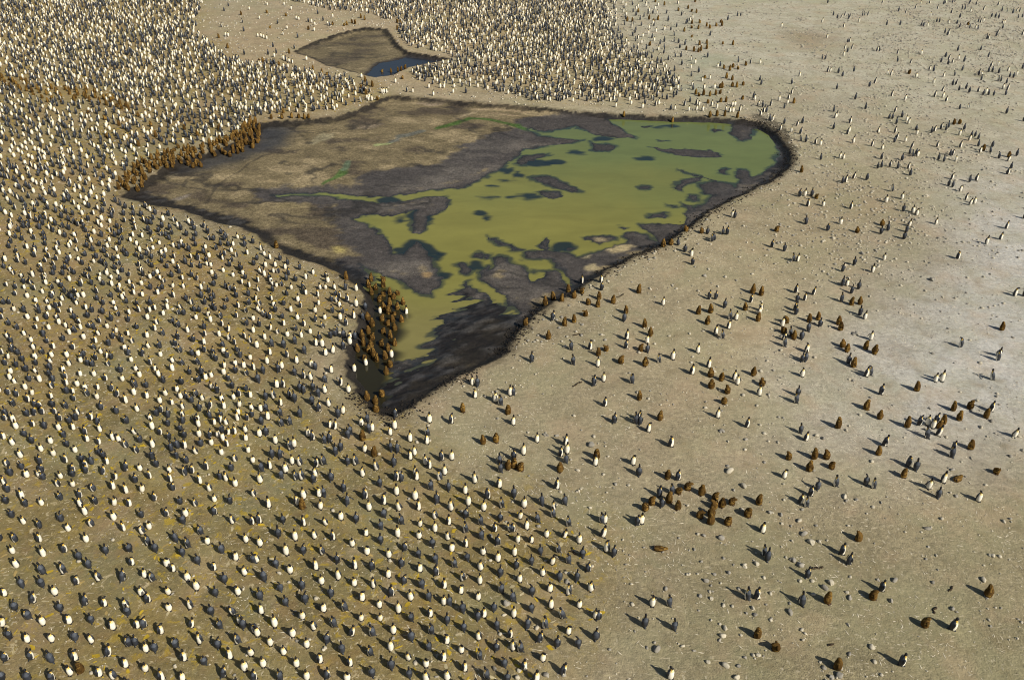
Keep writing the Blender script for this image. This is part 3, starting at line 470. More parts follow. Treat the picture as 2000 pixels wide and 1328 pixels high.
 (500, 332): '705,855,c 900,870,c 880,920,c 935,940,c 995,920,c 995,990,c 1045,975,c 1075,1010,c 1110,980,c 1150,1060,c 1045,1065,c 1105,1095,c 1000,1100,c 1080,1140,c 1035,1130,c 985,1180,c 1070,1195,c 1140,1195,c 910,1225,c 880,1280,c 995,1280,c 1085,1260,c 1030,1220,c 1050,1320,c 875,1165,c 830,1320,c 910,1328,c 160,610,c 970,1120,w 1175,1130,r 700,940,d 785,945,w 715,1030,d 785,1065,w 765,1160,s 855,1090,d 835,1165,d 705,1215,d 685,1310,d 735,1328,w 775,1320,d 660,1170,w',
 (500, 664): '795,90,c 840,45,c 900,60,c 880,100,c 980,50,c 1085,50,c 850,160,c 920,130,c 945,170,c 1010,150,c 1050,210,c 1020,270,c 985,440,c 870,470,c 935,500,c 940,560,c 1060,135,w 770,245,w 860,200,w 590,255,w 660,355,s 725,405,w 540,410,w 545,330,d 375,300,d 430,310,w 450,390,d 350,400,d 375,415,d 440,500,d 490,555,d 490,440,d 570,515,w 165,370,s 215,370,d 195,510,s 190,590,d 345,600,d 265,450,d 305,480,d 140,455,s 80,465,d 40,555,w 80,555,d 95,620,w 45,655,d 200,670,s 265,660,d 30,750,s 85,740,d 155,805,w 410,750,w 445,780,d 535,805,s 580,795,d 625,895,d 665,860,d 720,760,d 735,735,s 645,600,d 680,570,w 580,685,w 615,695,s 825,665,w 870,640,s 910,705,w 885,720,d 1050,740,w 1085,690,s 1090,600,d 1205,790,w 1340,745,w 1335,810,w 1355,640,w 1525,650,s 850,870,w 1055,865,s 1105,875,d 1240,895,w 1205,930,s 1080,980,d 1450,940,d 1530,930,w 1325,970,w 1355,1000,d 945,1010,s 835,1060,w 720,970,d 780,970,s 285,965,w 345,975,s 470,990,s 530,970,d 270,855,s 300,830,w 130,915,d 190,920,d 45,1025,s 110,1005,s 235,1030,w 200,1080,s 315,1090,s 360,1085,s 465,1060,w 455,1110,d 590,1095,d 690,1180,d 970,1140,d 1100,1095,d 1140,1100,d 1250,1060,w 1255,1090,s 1435,1090,s 1475,1045,w 1365,1165,d 1505,1175,d 1635,1195,w 1710,1110,w 1900,1150,s 1810,1235,d 1100,1205,w 855,1235,s 1245,1240,w 495,1220,s 535,1220,d 375,1235,w 320,1285,d 100,1305,s 505,1315,w 715,1285,o 1000,1280,s 885,1325,w 1120,1325,w 1270,1325,s 1415,1270,d 1525,1325,w 1660,1285,w 1920,1305,s 1780,1325,w 35,1110,s 365,1315,c 835,780,c 925,905,c 1690,350,w 1730,360,d 1710,450,r 1870,480,w 1910,505,d 1985,430,w 1910,1030,d 1905,970,d 1615,560,c 1970,575,c 1775,810,c 1875,795,c 1970,1005,c 600,100,w 545,120,w 470,45,w 520,50,w 380,105,d 320,180,w 245,135,d 435,210,w 465,230,d 205,220,w 180,250,d 60,260,d 90,185,w 110,115,w 305,275,d 20,330,d 10,60,w 220,60,d 305,30,d 125,50,d 685,70,d 735,30,w',
 (500, 0): '85,105,c 235,130,c 110,225,c 315,155,w 335,160,w 410,175,d 435,180,w 460,200,w 410,235,c 455,245,w 525,165,d 560,200,w 575,205,d 600,200,c 600,140,w 690,205,c 710,200,c 750,185,c 775,190,c 820,145,c 850,160,c 15,290,w 40,290,w 60,300,w 85,310,w 95,430,d 145,450,w 160,420,d 215,470,w 235,480,d 260,490,w 285,500,w 260,420,c 395,475,w 25,490,c 55,490,c 180,510,c 445,550,c 515,580,c 555,590,c 985,730,w 1000,730,w 1020,730,w 1180,720,d 1225,725,w 1145,620,c 1090,650,w 1385,750,w 1350,690,w 1440,690,w 1470,690,w 1540,730,w 1640,730,d 860,740,c 910,680,c 855,640,c 825,690,c 825,610,w 950,785,c 880,790,w 905,790,w 690,600,s 120,930,c 205,930,c 215,885,c 280,925,c 335,925,c 380,930,c 410,925,c 985,570,c 1055,570,c 1110,560,c 1135,555,c 1165,540,c 1105,180,c 1130,190,c 1105,235,c',
 (0, 0): '1885,120,c 1780,380,c 1910,430,d 1710,300,c 1765,285,w 1785,290,w'}
TILES_NEST = {
 (0, 996): '100,55,d 190,105,w 315,140,s 485,85,d 540,160,w 720,125,s 670,35,w 895,75,w 970,160,s 1110,55,d 1305,45,d 1115,180,s 1170,145,w 1455,45,w 1435,100,d 1570,185,s 1680,30,d 1820,100,s 1975,110,s 5,235,d 125,245,d 315,245,s 680,245,s 1380,245,d 1160,270,s 1220,320,d 1470,290,s 1625,260,w 1925,245,w 105,335,s 345,360,w 510,325,d 625,385,d 700,450,d 835,335,d 1015,320,d 1430,350,d 1550,415,d 1735,330,d 1845,385,s 1985,405,d 135,445,w 1035,425,d 1310,435,w 1355,475,s 1675,465,s 345,495,s 500,490,s 775,545,w 605,575,d 960,550,d 1135,520,w 1195,550,s 1470,545,w 1760,560,d 1915,500,w 180,600,d 335,595,d 435,655,w 40,665,d 1320,650,w 1540,615,w 1865,655,w 1690,665,d 260,720,d 125,775,d 1110,660,w 1160,715,d 665,740,d 820,745,s 480,785,d 1325,780,w 1490,765,s 225,845,s 340,890,w 545,880,s 720,875,d 990,760,w 1005,815,d 1655,810,d 1830,810,s 20,900,s 885,925,s 1075,915,s 1130,910,d 1260,960,s 1495,910,s 1720,920,d 1880,880,w 1905,915,d 1995,950,s 85,1000,d 220,1025,s 410,1020,w 595,1010,d 720,1030,w 1010,1055,s 1065,1050,d 1145,1100,w 1215,1095,d 1375,1065,s 1565,1035,s 1710,1070,d 1860,1035,s 50,1170,d 250,1160,d 410,1185,d 590,1165,s 845,1135,d 985,1220,s 1140,1250,w 1440,1170,s 1600,1200,d 1800,1155,s 1965,1125,w 555,1280,w 635,1262,c 780,1290,w 890,1310,s 1270,1325,d 1430,1325,s 1745,1300,d 1915,1245,w 25,1320,d 225,1325,d 410,1325,d 1990,1320,d',
 (500, 996): '30,100,d 215,95,d 375,120,w 550,110,s 665,70,w 785,90,d 1000,50,d 975,145,d 1135,105,d 1280,120,w 1400,60,s 1505,110,w 1640,55,d 1755,110,s 1910,80,s 1865,165,d 1990,160,d 180,205,d 310,230,w 460,215,w 605,230,s 860,195,w 1110,205,w 1275,215,w 1400,165,w 1500,225,s 1635,170,s 1760,220,d 35,275,w 240,345,w 375,335,d 520,340,s 755,275,w 975,255,d 870,340,w 1165,310,d 1380,280,d 1530,315,w 1640,285,w 1890,265,d 1775,340,w 10,400,w 160,440,d 270,485,w 470,460,s 640,410,d 775,455,w 910,460,d 1040,365,w 1270,365,d 1400,405,d 1140,435,d 1280,475,w 1410,505,d 1550,440,d 1650,390,d 1755,460,w 1890,395,w 1910,510,d 70,550,d 195,625,d 515,570,w 365,610,d 645,535,w 770,585,w 920,600,w 1035,520,s 1160,570,d 1295,600,d 1470,605,s 1615,545,s 1750,570,w 1600,645,w 1915,640,d 35,690,d 235,740,d 390,715,d 590,670,d 830,700,w 1060,665,d 1210,695,w 1350,700,d 1470,730,w 1510,735,d 1735,695,w 45,805,w 530,785,w 695,780,s 965,755,w 1115,795,w 1360,825,s 1615,790,d 1860,780,d 150,905,w 365,840,w 455,925,w 610,905,d 820,855,w 970,855,w 1210,860,d 1495,880,d 1735,850,s 1780,830,s 1885,930,d 290,980,w 15,975,w 745,975,s 910,975,d 1075,955,w 1370,960,d 1625,935,d 115,1050,w 560,1030,d 400,1065,w 675,1105,d 1215,1010,d 1490,1035,s 1740,1005,s 1985,990,s 220,1120,w 500,1185,s 895,1130,s 1055,1090,w 1195,1160,w 1350,1090,d 1465,1170,w 1605,1105,w 1745,1160,d 1880,1090,d 60,1215,w 320,1215,w 735,1210,s 1060,1230,d 1330,1215,w 1630,1250,s 1940,1215,d 190,1325,d 400,1315,w 560,1305,d 715,1325,w 910,1290,d 1200,1300,d 1330,1328,w 1495,1315,w 1800,1305,s 1965,1328,d',
 (1000, 996): '5,165,d 60,60,s 205,95,s 320,50,d 440,120,s 115,145,w 270,205,w 405,210,w 525,250,w 45,245,w 150,250,w 220,340,d 360,325,d 550,360,d 20,350,w 150,420,d 310,415,w 440,410,d 595,475,d 35,450,d 240,505,w 60,555,w 370,540,d 505,550,d 155,655,d 295,630,w 440,655,s 615,625,s 15,710,d 150,785,d 305,760,w 525,755,w 655,840,w 675,848,d 400,840,s 15,830,w 120,920,d 255,915,d 440,960,w 655,1005,d 210,1025,s 355,1060,d 515,1060,d 10,1085,w 65,1100,d 240,1170,w 390,1275,d 95,1240,s 190,1328,d'}
def read(tiles):
    out = []
    for (tx, ty), s in tiles.items():
        for q in s.split(): a, b, t = q.split(','); out.append((tx + float(a) / 4, ty + float(b) / 4, t))
    return out

def place(px, py):
    """feet on the ground under a photo pixel"""
    px = np.asarray(px, float); py = np.asarray(py, float); z = np.zeros(px.shape)
    for _ in range(3):
        x, y = gp(px, py, z); z = height(x, y)
    return x, y, z
S_ALL = read(TILES_STAND); N_ALL = read(TILES_NEST)
birds = []          # dict(kind, x, y, z, look, px, py)
def add(lst, kind):
    x, y, z = place([p[0] for p in lst], [p[1] for p in lst])
    for (px, py, t), a, b, c in zip(lst, x, y, z):
        k = 'chick' if t in 'cp' else kind
        birds.append(dict(kind=k, look=t, x=float(a), y=float(b), z=float(c), px=px, py=py))
add(S_ALL, 'stand'); add(N_ALL, 'nest')

# the crowd: nests a peck apart, spaced like the photo's
cells = {}
def near(x, y, r):
    i, j = int(x // 1.0), int(y // 1.0); k = int(r) + 1
    for a in range(i - k, i + k + 1):
        for b in range(j - k, j + k + 1):
            for (u, v) in cells.get((a, b), ()):
                if (u - x) ** 2 + (v - y) ** 2 < r * r: return True
    return False
def put(x, y): cells.setdefault((int(x // 1.0), int(y // 1.0)), []).append((x, y))
for b in birds: put(b['x'], b['y'])
def fill(P, rmin, n, kind, look, keep=None, inset=0.0, spread=(0.9, 1.12)):
    x0, y0 = P.min(0); x1, y1 = P.max(0)
    X = rng.uniform(x0, x1, n); Y = rng.uniform(y0, y1, n); ok = sdf(P, X, Y, 1.0) < -inset
    px, py = to_px(X, Y); ok &= (px > -400) & (px < 2400) & (py > -85) & (py < 1560)
    if keep is not None: ok &= keep(X, Y, px, py)
    r = rmin * (0.80 + 0.42 * vn(X, Y, 6, 31)) * rng.uniform(*spread, n)
    got = []
    for i in np.nonzero(ok)[0]:
        if not near(X[i], Y[i], r[i]): put(X[i], Y[i]); got.append(i)
    got = np.array(got, int); z = height(X[got], Y[got])
    for i, zz in zip(got, z):
        birds.append(dict(kind=kind, look=look(), x=float(X[i]), y=float(Y[i]), z=float(zz), px=float(px[i]), py=float(py[i])))
    return len(got)
def looks(): return rnd.choices('wds', (32, 45, 23))[0]
CH1 = poly([(228, 378), (240, 352), (275, 322), (330, 300), (345, 293), (380, 296), (430, 276), (455, 270), (478, 250), (490, 238), (507, 244), (508, 268), (500, 290), (470, 296), (452, 312), (425, 306), (405, 318), (392, 326), (372, 325), (355, 318), (335, 330), (300, 336), (288, 350), (285, 362), (260, 378)], -0.2)
CH2 = poly([(0, 150), (20, 150), (60, 158), (110, 172), (170, 175), (195, 185), (240, 200), (262, 218), (235, 222), (200, 205), (150, 200), (95, 205), (60, 185), (20, 172), (0, 170)], 0.0)
CH3 = poly([(180, 215), (262, 222), (330, 235), (400, 245), (470, 250), (440, 270), (300, 318), (240, 300), (150, 240)], 0.0)
fill(CH1, 0.55, 2600, 'chick', lambda: 'c', lambda X, Y, px, py: vn(X, Y, 1.8, 47) > 0.16, 0.0, (0.8, 1.3))
fill(poly([(720, 545), (760, 550), (792, 600), (786, 640), (772, 670), (772, 715), (755, 735), (738, 705), (695, 690), (684, 662), (712, 640), (728, 592)], -0.5), 0.80, 900, 'chick', lambda: 'c')
fill(CH2, 1.0, 3000, 'chick', lambda: 'c', lambda X, Y, px, py: vn(X, Y, 3, 41) > 0.40)
fill(CH3, 3.0, 900, 'chick', lambda: 'c')
outside = lambda X, Y, px, py: ~(((px > 500) & (py > 664) & (py < 1334)) | ((py > 990) & (py < 1334) & (px > -4)) | ((px > 672) & (py > 560) & (py < 1334))) & (height(X, Y) > -0.15)
def loose(X, Y, px, py):                 # the trodden strip above the pond and beside the chick lines is thinner
    m = outside(X, Y, px, py); t = sm(4, 0, sdf(CH2, X, Y, 8)) * 0.35 + sm(3, -2, sdf(CH3, X, Y, 8)) * 0.45
    return m & (rng.random(len(X)) > t)
nA = fill(COL_A, 0.76, 260000, 'nest', looks, loose, 0.3)
def thin(X, Y, px, py):             # the far crowd thins out towards the open sand
    d = -sdf(COL_B, X, Y, 1.0); p = np.where(px > 1120, 0.25 + 0.75 * sm(0, 9, d + 5 * (fbm(X, Y, 4, 95) - 0.5)), 1.0)
    return (height(X, Y) > -0.15) & (rng.random(len(X)) < p)
farlooks = lambda: rnd.choices('wds', (33, 44, 23))[0]
nB = fill(COL_B, 0.74, 80000, 'nest', farlooks, thin, 0.2)
fill(poly([(1205, 0), (1330, 20), (1400, 60), (1410, 120), (1360, 190), (1335, 180), (1325, 140), (1250, 100), (1212, 60)], 0.0), 2.6, 1500, 'stand', looks)
fill(poly([(1210, 70), (1330, 110), (1400, 170), (1440, 220), (1330, 218), (1200, 210), (1330, 180)], 0.0), 1.6, 1500, 'stand', looks)
fill(poly([(385, -10), (560, -10), (620, 20), (760, 45), (700, 50), (600, 85), (560, 110), (440, 100), (400, 60)], 0.0), 3.2, 700, 'stand', looks)
fill(poly([(385, -10), (560, -10), (620, 20), (760, 45), (700, 50), (600, 85), (560, 110), (440, 100), (400, 60)], 0.0), 5.0, 300, 'chick', lambda: 'c')
fill(poly([(1195, -10), (1260, -10), (1290, 90), (1340, 130), (1360, 180), (1330, 180), (1325, 140), (1250, 100), (1210, 60)], 0.0), 1.5, 900, 'stand', looks)
pairs = [b for b in birds if b['kind'] == 'nest' and math.hypot(b['x'], b['y']) > 40]
for b in rnd.sample(pairs, len(pairs) // 9):         # mates standing beside the sitting bird
    a = rnd.uniform(0, 6.28); x, y = b['x'] + 0.42 * math.cos(a), b['y'] + 0.42 * math.sin(a); q = to_px(x, y)
    if q[1] < 960: birds.append(dict(kind='nest', look=looks(), x=x, y=y, z=b['z'], px=float(q[0]), py=float(q[1])))
fill(poly([(2012, -60), (2380, -60), (2380, 700), (2012, 1000)], 0.0), 4.5, 900, 'stand', lambda: rnd.choice('wdr'))
fill(poly([(1620, -30), (2080, -30), (2080, 110), (1860, 60)], 0.0), 3.4, 1500, 'stand', lambda: rnd.choice('wdr'))

def heading(look):
    """turn about z so the front (+Y) points where the photo shows it"""
    if look == 'w': a = rnd.gauss(200, 32)            # towards the camera, mostly a little to the right
    elif look == 'd' or look == 'o': a = rnd.choice((rnd.gauss(38, 24), rnd.gauss(-30, 26)))
    elif look == 'r': a = rnd.gauss(-98, 16)
    elif look == 's': a = rnd.choice((rnd.gauss(90, 25), rnd.gauss(-90, 25)))
    else: a = rnd.uniform(0, 360)
    return R(a)
for b in birds:
    b['rot'] = heading(b['look']); b['sc'] = rnd.uniform(0.88, 1.04) * (1.0 if b['kind'] != 'nest' else 0.96); b['var'] = rnd.randrange(8)
    b['dist'] = math.hypot(b['x'], b['y'])

def ordinal(n): return '%d%s' % (n, 'th' if 10 <= n % 100 <= 20 else {1: 'st', 2: 'nd', 3: 'rd'}.get(n % 10, 'th'))
inframe = [b for b in birds if -4 < b['px'] < 2004 and 4 < b['py'] < 1334]
single = {}
for k, tiles in (('stand', S_ALL), ('nest', N_ALL), ('chick', None)):
    c = [b for b in inframe if b['kind'] == k]
    c.sort(key=lambda b: b['dist']); single[k] = c[:300]
NAME = {'stand': 'standing_penguin', 'nest': 'nesting_penguin', 'chick': 'penguin_chick'}
CAT = {'stand': 'standing penguin', 'nest': 'nesting penguin', 'chick': 'penguin chick'}
GROUP = {'stand': 'adult penguins standing about the pond and the open sand', 'nest': 'penguins sitting in the nesting colony', 'chick': 'brown downy chicks'}
LOOK = {'w': 'white-fronted', 'd': 'dark-backed', 'r': 'right-facing', 's': 'side-on', 'o': 'flipper-spreading'}
def company(b):
    m, who = 9.0, None
    for o in birds_near(b):
        d = math.hypot(o['x'] - b['x'], o['y'] - b['y'])
        if o is not b and d < m: m, who = d, o
    return m, who
near_cells = {}
for b in birds: near_cells.setdefault((int(b['x'] // 2), int(b['y'] // 2)), []).append(b)
def birds_near(b):
    i, j = int(b['x'] // 2), int(b['y'] // 2)
    for p in (i - 1, i, i + 1):
        for q in (j - 1, j, j + 1): yield from near_cells.get((p, q), ())
in_pond = lambda b: b['z'] < -0.3
LEVEL = ['along the bottom edge', 'a twentieth up', 'a tenth up', 'three twentieths up', 'a fifth up', 'a quarter up', 'three tenths up', 'seven twentieths up', 'two fifths up', 'nine twentieths up', 'halfway up', 'eleven twentieths up', 'three fifths up', 'thirteen twentieths up', 'seven tenths up', 'three quarters up', 'four fifths up', 'seventeen twentieths up', 'nine tenths up', 'nineteen twentieths up', 'along the top edge']
def level(b): return min(20, max(0, round((1328 - b['py']) / 66.4)))
def ranks(lst):
    """order from the nearer side edge within a level of the photo"""
    rows = {}
    for b in lst: rows.setdefault((level(b), b.get('look', '')), []).append(b)
    for row in rows.values():
        row.sort(key=lambda b: b['px'])
        for i, b in enumerate(row):
            l = i < (len(row) + 1) / 2; b['rank'] = '%s' % ordinal(i + 1 if l else len(row) - i); b['side'] = 'left' if l else 'right'; b['level'] = LEVEL[level(b)] + (' the photo' if LEVEL[level(b)].endswith('up') else '')
def make_labels(k):
    lst = [b for b in inframe if b['kind'] == k]; ranks(lst)
    for b in lst:
        m, who = company(b); e = '%s such from %s, %s' % (b['rank'], b['side'], b['level'])
        if k == 'nest': b['label'] = '%s penguin nesting in the colony, %s' % (LOOK[b['look']], e)
        elif k == 'stand':
            w_ = 'in the pond' if in_pond(b) else ('beside a chick' if who['kind'] == 'chick' else 'close to another') if m < 1.1 and who else 'on its own' if m > 2.2 else 'in loose company'
            b['label'] = '%s penguin standing %s, %s' % (LOOK[b['look']], w_, e)
        elif b['look'] == 'p': b['label'] = 'brown chick lying flat on the sand, %s' % e
        else:
            w_ = 'wading in the pond' if in_pond(b) else ('huddled with others' if m < 0.9 else ('by itself' if m > 2.0 else 'near another bird'))
            b['label'] = 'brown downy chick %s, %s chick from %s, %s' % (w_, b['rank'], b['side'], b['level'])
for k in single: make_labels(k)

MESH = {'stand': [adult(**a).mesh('standing_penguin', BIRD) for a in STAND], 'nest': [adult(**a).mesh('nesting_penguin', BIRD) for a in NEST],
        'chick': [chick(**a).mesh('penguin_chick', CHK) for a in CHICK]}
WIDE_ME = adult(**WIDE).mesh('standing_penguin', BIRD); PRONE_ME = chick(prone=True, seed=9).mesh('penguin_chick', CHK)
done = set()
for k, lst in single.items():
    for b in lst:
        me = WIDE_ME if b['look'] == 'o' else PRONE_ME if b['look'] == 'p' else MESH[k][b['var'] % len(MESH[k])]
        o = link(NAME[k], me, b['label'], CAT[k], GROUP[k])
        o.location = (b['x'], b['y'], b['z'] - 0.01); o.rotation_euler = (0, 0, b['rot']); o.scale = (b['sc'],) * 3
        done.add(id(b))

def crowd(name, lst, lods, mats, label, cat):
    """all remaining birds of a kind as one mesh"""
    V, F_, M_ = [], [], []; n0 = 0
    groups = {}
    for b in lst:
        l = 0 if b['dist'] < 62 else 1 if b['dist'] < 88 else 2
        groups.setdefault(('upright' if b['kind'] == 'nest' and b['dist'] > 78 else b['kind'], l, b['var']), []).append(b)
    for (k, l, v), g in groups.items():
        src = lods[k]; v0, f0, m0 = src(v, l)
        c = np.cos([b['rot'] for b in g])[:, None]; s = np.sin([b['rot'] for b in g])[:, None]; q = np.array([b['sc'] for b in g])[:, None]
        x = (v0[None, :, 0] * c - v0[None, :, 1] * s) * q + np.array([b['x'] for b in g])[:, None]
        y = (v0[None, :, 0] * s + v0[None, :, 1] * c) * q + np.array([b['y'] for b in g])[:, None]
        z = v0[None, :, 2] * q + np.array([b['z'] for b in g])[:, None] - 0.01
        V.append(np.stack([x, y, z], 2).reshape(-1, 3))
        F_.append((f0[None] + (np.arange(len(g)) * len(v0))[:, None, None] + n0).reshape(-1, 3)); M_.append(np.tile(m0, len(g))); n0 += len(g) * len(v0)
    me = raw_mesh(name, np.concatenate(V), np.concatenate(F_), mats, np.concatenate(M_))
    print(name, len(lst), 'birds', len(me.polygons), 'triangles')
    return link(name, me, label, cat, kind='stuff')
cache = {}
def lod_adult(tab):
    def g(v, l):
        key = (id(tab), v, l)
        if key not in cache: cache[key] = adult(**{**tab[v % len(tab)], 'lod': l + 0 if l else 1, 'seg': (10, 8, 7)[l]}).tris()
        return cache[key]
    return g
UPRIGHT = [dict(a, fat=a.get('fat', 1.0) * 1.05) for a in STAND]
def lod_chick(v, l):
    key = ('c', v, l)
    if key not in cache: cache[key] = chick(**{**CHICK[v % 5], 'lod': max(l, 1), 'seg': (10, 8, 7)[l]}).tris()
    return cache[key]
crowd('penguin_colony', [b for b in birds if b['kind'] != 'chick' and id(b) not in done], {'nest': lod_adult(NEST), 'stand': lod_adult(STAND), 'upright': lod_adult(UPRIGHT)}, BIRD, 'dense far colony of black and white penguins behind and left of the pond', 'colony')
rest = [b for b in birds if b['kind'] == 'chick' and id(b) not in done]
if rest: crowd('distant_chicks', rest, {'chick': lod_chick}, CHK, 'brown chicks dotted through the far colony', 'chicks')

# ------------------------------------------------------------------ stones, kelp, pebbles, litter
ICO_V, ICO_F = [], []
t_ = (1 + 5 ** 0.5) / 2
ICO_V = np.array([(-1, t_, 0), (1, t_, 0), (-1, -t_, 0), (1, -t_, 0), (0, -1, t_), (0, 1, t_), (0, -1, -t_), (0, 1, -t_), (t_, 0, -1), (t_, 0, 1), (-t_, 0, -1), (-t_, 0, 1)]) / math.hypot(1, t_)
ICO_F = np.array([(0, 11, 5), (0, 5, 1), (0, 1, 7), (0, 7, 10), (0, 10, 11), (1, 5, 9), (5, 11, 4), (11, 10, 2), (10, 7, 6), (7, 1, 8), (3, 9, 4), (3, 4, 2), (3, 2, 6), (3, 6, 8), (3, 8, 9), (4, 9, 5), (2, 4, 11), (6, 2, 10), (8, 6, 7), (9, 8, 1)])
def subdiv(V, F_):
    V = [tuple(v) for v in V]; mid = {}; out = []
    def m(a, b):
        k = (min(a, b), max(a, b))
        if k not in mid:
            p = np.array(V[a]) + np.array(V[b]); p /= np.linalg.norm(p); V.append(tuple(p)); mid[k] = len(V) - 1
        return mid[k]
    for a, b, c in F_: x, y, z = m(a, b), m(b, c), m(c, a); out += [(a, x, z), (b, y, x), (c, z, y), (x, y, z)]
    return np.array(V), np.array(out)
def stone_mat(name, col, var):
    n = NT(name, 0.9, 0.25); f = n.mul(n.rng(n.noise(2.1, 3), 0.3, 0.7, 1 - var, 1 + var), n.rng(n.noise(22, 3, 0.7), 0.3, 0.7, 0.82, 1.18))
    rgb = n.t.nodes.new('ShaderNodeRGB'); rgb.outputs[0].default_value = (*col, 1); n.color(n.scale(rgb.outputs[0], f)); n.bump(n.noise(30, 3), 0.4, 0.02); return n.m
M_STONE = stone_mat('pale_grey_stone', (0.44, 0.40, 0.31), 0.22); M_STONE2 = stone_mat('dark_grey_stone', (0.27, 0.25, 0.21), 0.25)
M_PEAT = stone_mat('black_peat', (0.022, 0.018, 0.014), 0.4); M_FEATH = plain('shed_feathers', (0.62, 0.56, 0.43), 0.9, 0.3, 0.9, 0.1); M_KELP = plain('dried_kelp', (0.05, 0.034, 0.018), 0.6, 0.4, 6)
STONE_ME = []
for k in range(7):
    V, F_ = subdiv(*subdiv(ICO_V, ICO_F)); q = np.random.default_rng(50 + k); d = np.zeros(len(V))
    for _ in range(7): a = q.normal(size=3); a /= np.linalg.norm(a); d -= np.clip(V @ a - q.uniform(0.45, 0.8), 0, 1) * q.uniform(0.5, 1.0)
    V = V * (1 + d)[:, None] * np.array([1.0, q.uniform(0.62, 0.95), q.uniform(0.5, 0.75)])
    for m_ in (M_STONE, M_STONE2): STONE_ME.append((raw_mesh('stone', V, F_, [m_]), ['rounded', 'blocky', 'squat', 'smooth', 'angular', 'lumpy', 'flat'][k]))
STONES = {  # tile: x, y, radius in tile units
 (1000, 996): '1130,1090,35 1115,1035,17 1630,215,30 890,425,14 1465,670,20 1555,695,20 1880,768,20 1830,808,15 1905,820,22 1555,860,15 1620,890,15 1665,925,25 1645,985,28 1625,1015,20 1790,975,15 1880,1133,20 1920,1130,23 1820,1155,18 1530,1183,22 1670,1215,32 1765,1215,20 1755,1310,28 1425,1100,16 1425,310,15 1480,405,15 1655,375,15 1580,500,18 1515,555,25 1555,590,15 1820,440,25 1690,490,22 1730,430,12 1910,425,25 1500,205,18 270,1295,28 55,1250,22 40,1305,30 430,490,25 435,560,25 210,130,20',
 (1500, 996): '15,25,20 100,40,20 110,108,15 245,88,25 380,125,15 280,190,30 335,257,33 405,255,22 190,245,15 190,395,30 250,430,35 140,370,15 490,575,30 445,610,30 615,640,18 640,685,30 860,548,16 990,550,27 960,712,22 1245,145,30 1315,357,14 1248,287,13 1745,358,28 1683,548,28 1440,770,24 1475,797,12 1775,760,12 1820,768,12 1725,860,15 1738,910,14 1942,1003,15 625,897,20 815,1070,28 275,1015,18 410,1190,15 440,1232,22 565,1290,35 490,1310,25 535,1308,14 1990,298,10 170,800,30 245,555,20',
 (1000, 664): '610,822,32 265,745,25 515,1020,18 515,1185,20 380,1185,16 1700,1028,35 1810,1145,30 1730,1175,15 1640,720,25 610,1310,18 350,750,18',
 (1500, 664): '1665,685,18 1440,1018,20 1425,1193,15 1585,925,16 1515,955,12 880,1270,17 695,1250,18 595,1225,30 360,1022,16 430,770,20 380,750,20 895,703,10',
 (1000, 332): '1510,830,20 1080,930,18 550,1210,15', (1500, 332): '510,535,20 735,655,25 680,1285,30 1285,865,28 1040,905,15 1570,570,14 1230,210,22 1150,390,16',
 (500, 996): '180,495,20 1835,205,20 1050,395,18 1960,730,35 885,890,18 1070,1005,18 535,1085,25 1245,1185,20 1830,395,16 1940,820,20 1865,1240,22 1410,1300,18', (0, 996): '1370,1220,18 1350,655,14'}
stones = []
for (tx, ty), s in STONES.items():
    for q in s.split(): a, b, r = (float(v) for v in q.split(',')); stones.append(dict(px=tx + a / 4, py=ty + b / 4, r=r / 4))
ranks(stones)
sx, sy, sz = place([b['px'] for b in stones], [b['py'] for b in stones])
for b, x, y, z in zip(stones, sx, sy, sz):
    d = y * CT + CAMH * ST; rad = b['r'] * d / FPX; i = rnd.randrange(14); me, word = STONE_ME[i]
    size = 'large' if b['r'] > 7 else 'small' if b['r'] < 4.6 else 'medium'
    o = link('stone', me, '%s %s %s stone on the sand, %s from %s, %s' % (size, word, 'pale' if i % 2 == 0 else 'grey', b['rank'], b['side'], b['level']), 'stone', 'loose stones on the sand')
    o.location = (x, y, z + rad * 0.25); o.scale = (rad * 1.12,) * 3; o.rotation_euler = (rnd.uniform(-.2, .2), rnd.uniform(-.2, .2), rnd.uniform(0, 6.3))

KELP = [(1597, 1110, 9, 0.1, 'beside a dark-backed penguin'), (1857, 1150, 7, 0.9, 'on bare sand near the right edge'), (1824, 1191, 7, 1.0, 'above a right-facing penguin'), (1622, 1258, 5, 0.3, 'between chicks near the bottom'), (1126, 750, 9, 0.7, 'below the pond beside three adults'), (1128, 653, 8, 0.2, 'near the black shore of the pond'), (1212, 578, 7, 0.6, 'on the sand right of the pond'), (1119, 1079, 6, -0.6, 'at the right rim of the colony')]
for px, py, L, a, where in KELP:
    x, y, z = (float(v) for v in place(px, py)); L = L * (y * CT + CAMH * ST) / FPX * 1.3; s = Shape(); q = random.Random(px)
    pts = [(L * (t - 2.5) / 2.5, q.uniform(-.3, .3) * L) for t in range(6)]
    for (ax, ay), (bx, by) in zip(pts[:-1], pts[1:]):
        nxv, nyv = -(by - ay), bx - ax; l = math.hypot(nxv, nyv); wv = q.uniform(.03, .06); nxv *= wv / l; nyv *= wv / l
        s.prism([(ax - nxv, ay - nyv, 0), (bx - nxv * .8, by - nyv * .8, 0), (bx + nxv * .8, by + nyv * .8, 0), (ax + nxv, ay + nyv, 0)], (0, 0, q.uniform(.03, .06)), 0)
    o = link('kelp_strand', s.mesh('kelp_strand', [M_KELP]), 'dark dried kelp strand %s' % where, 'kelp', 'kelp strands on the sand')
    o.location = (x, y, z); o.rotation_euler = (0, 0, a)

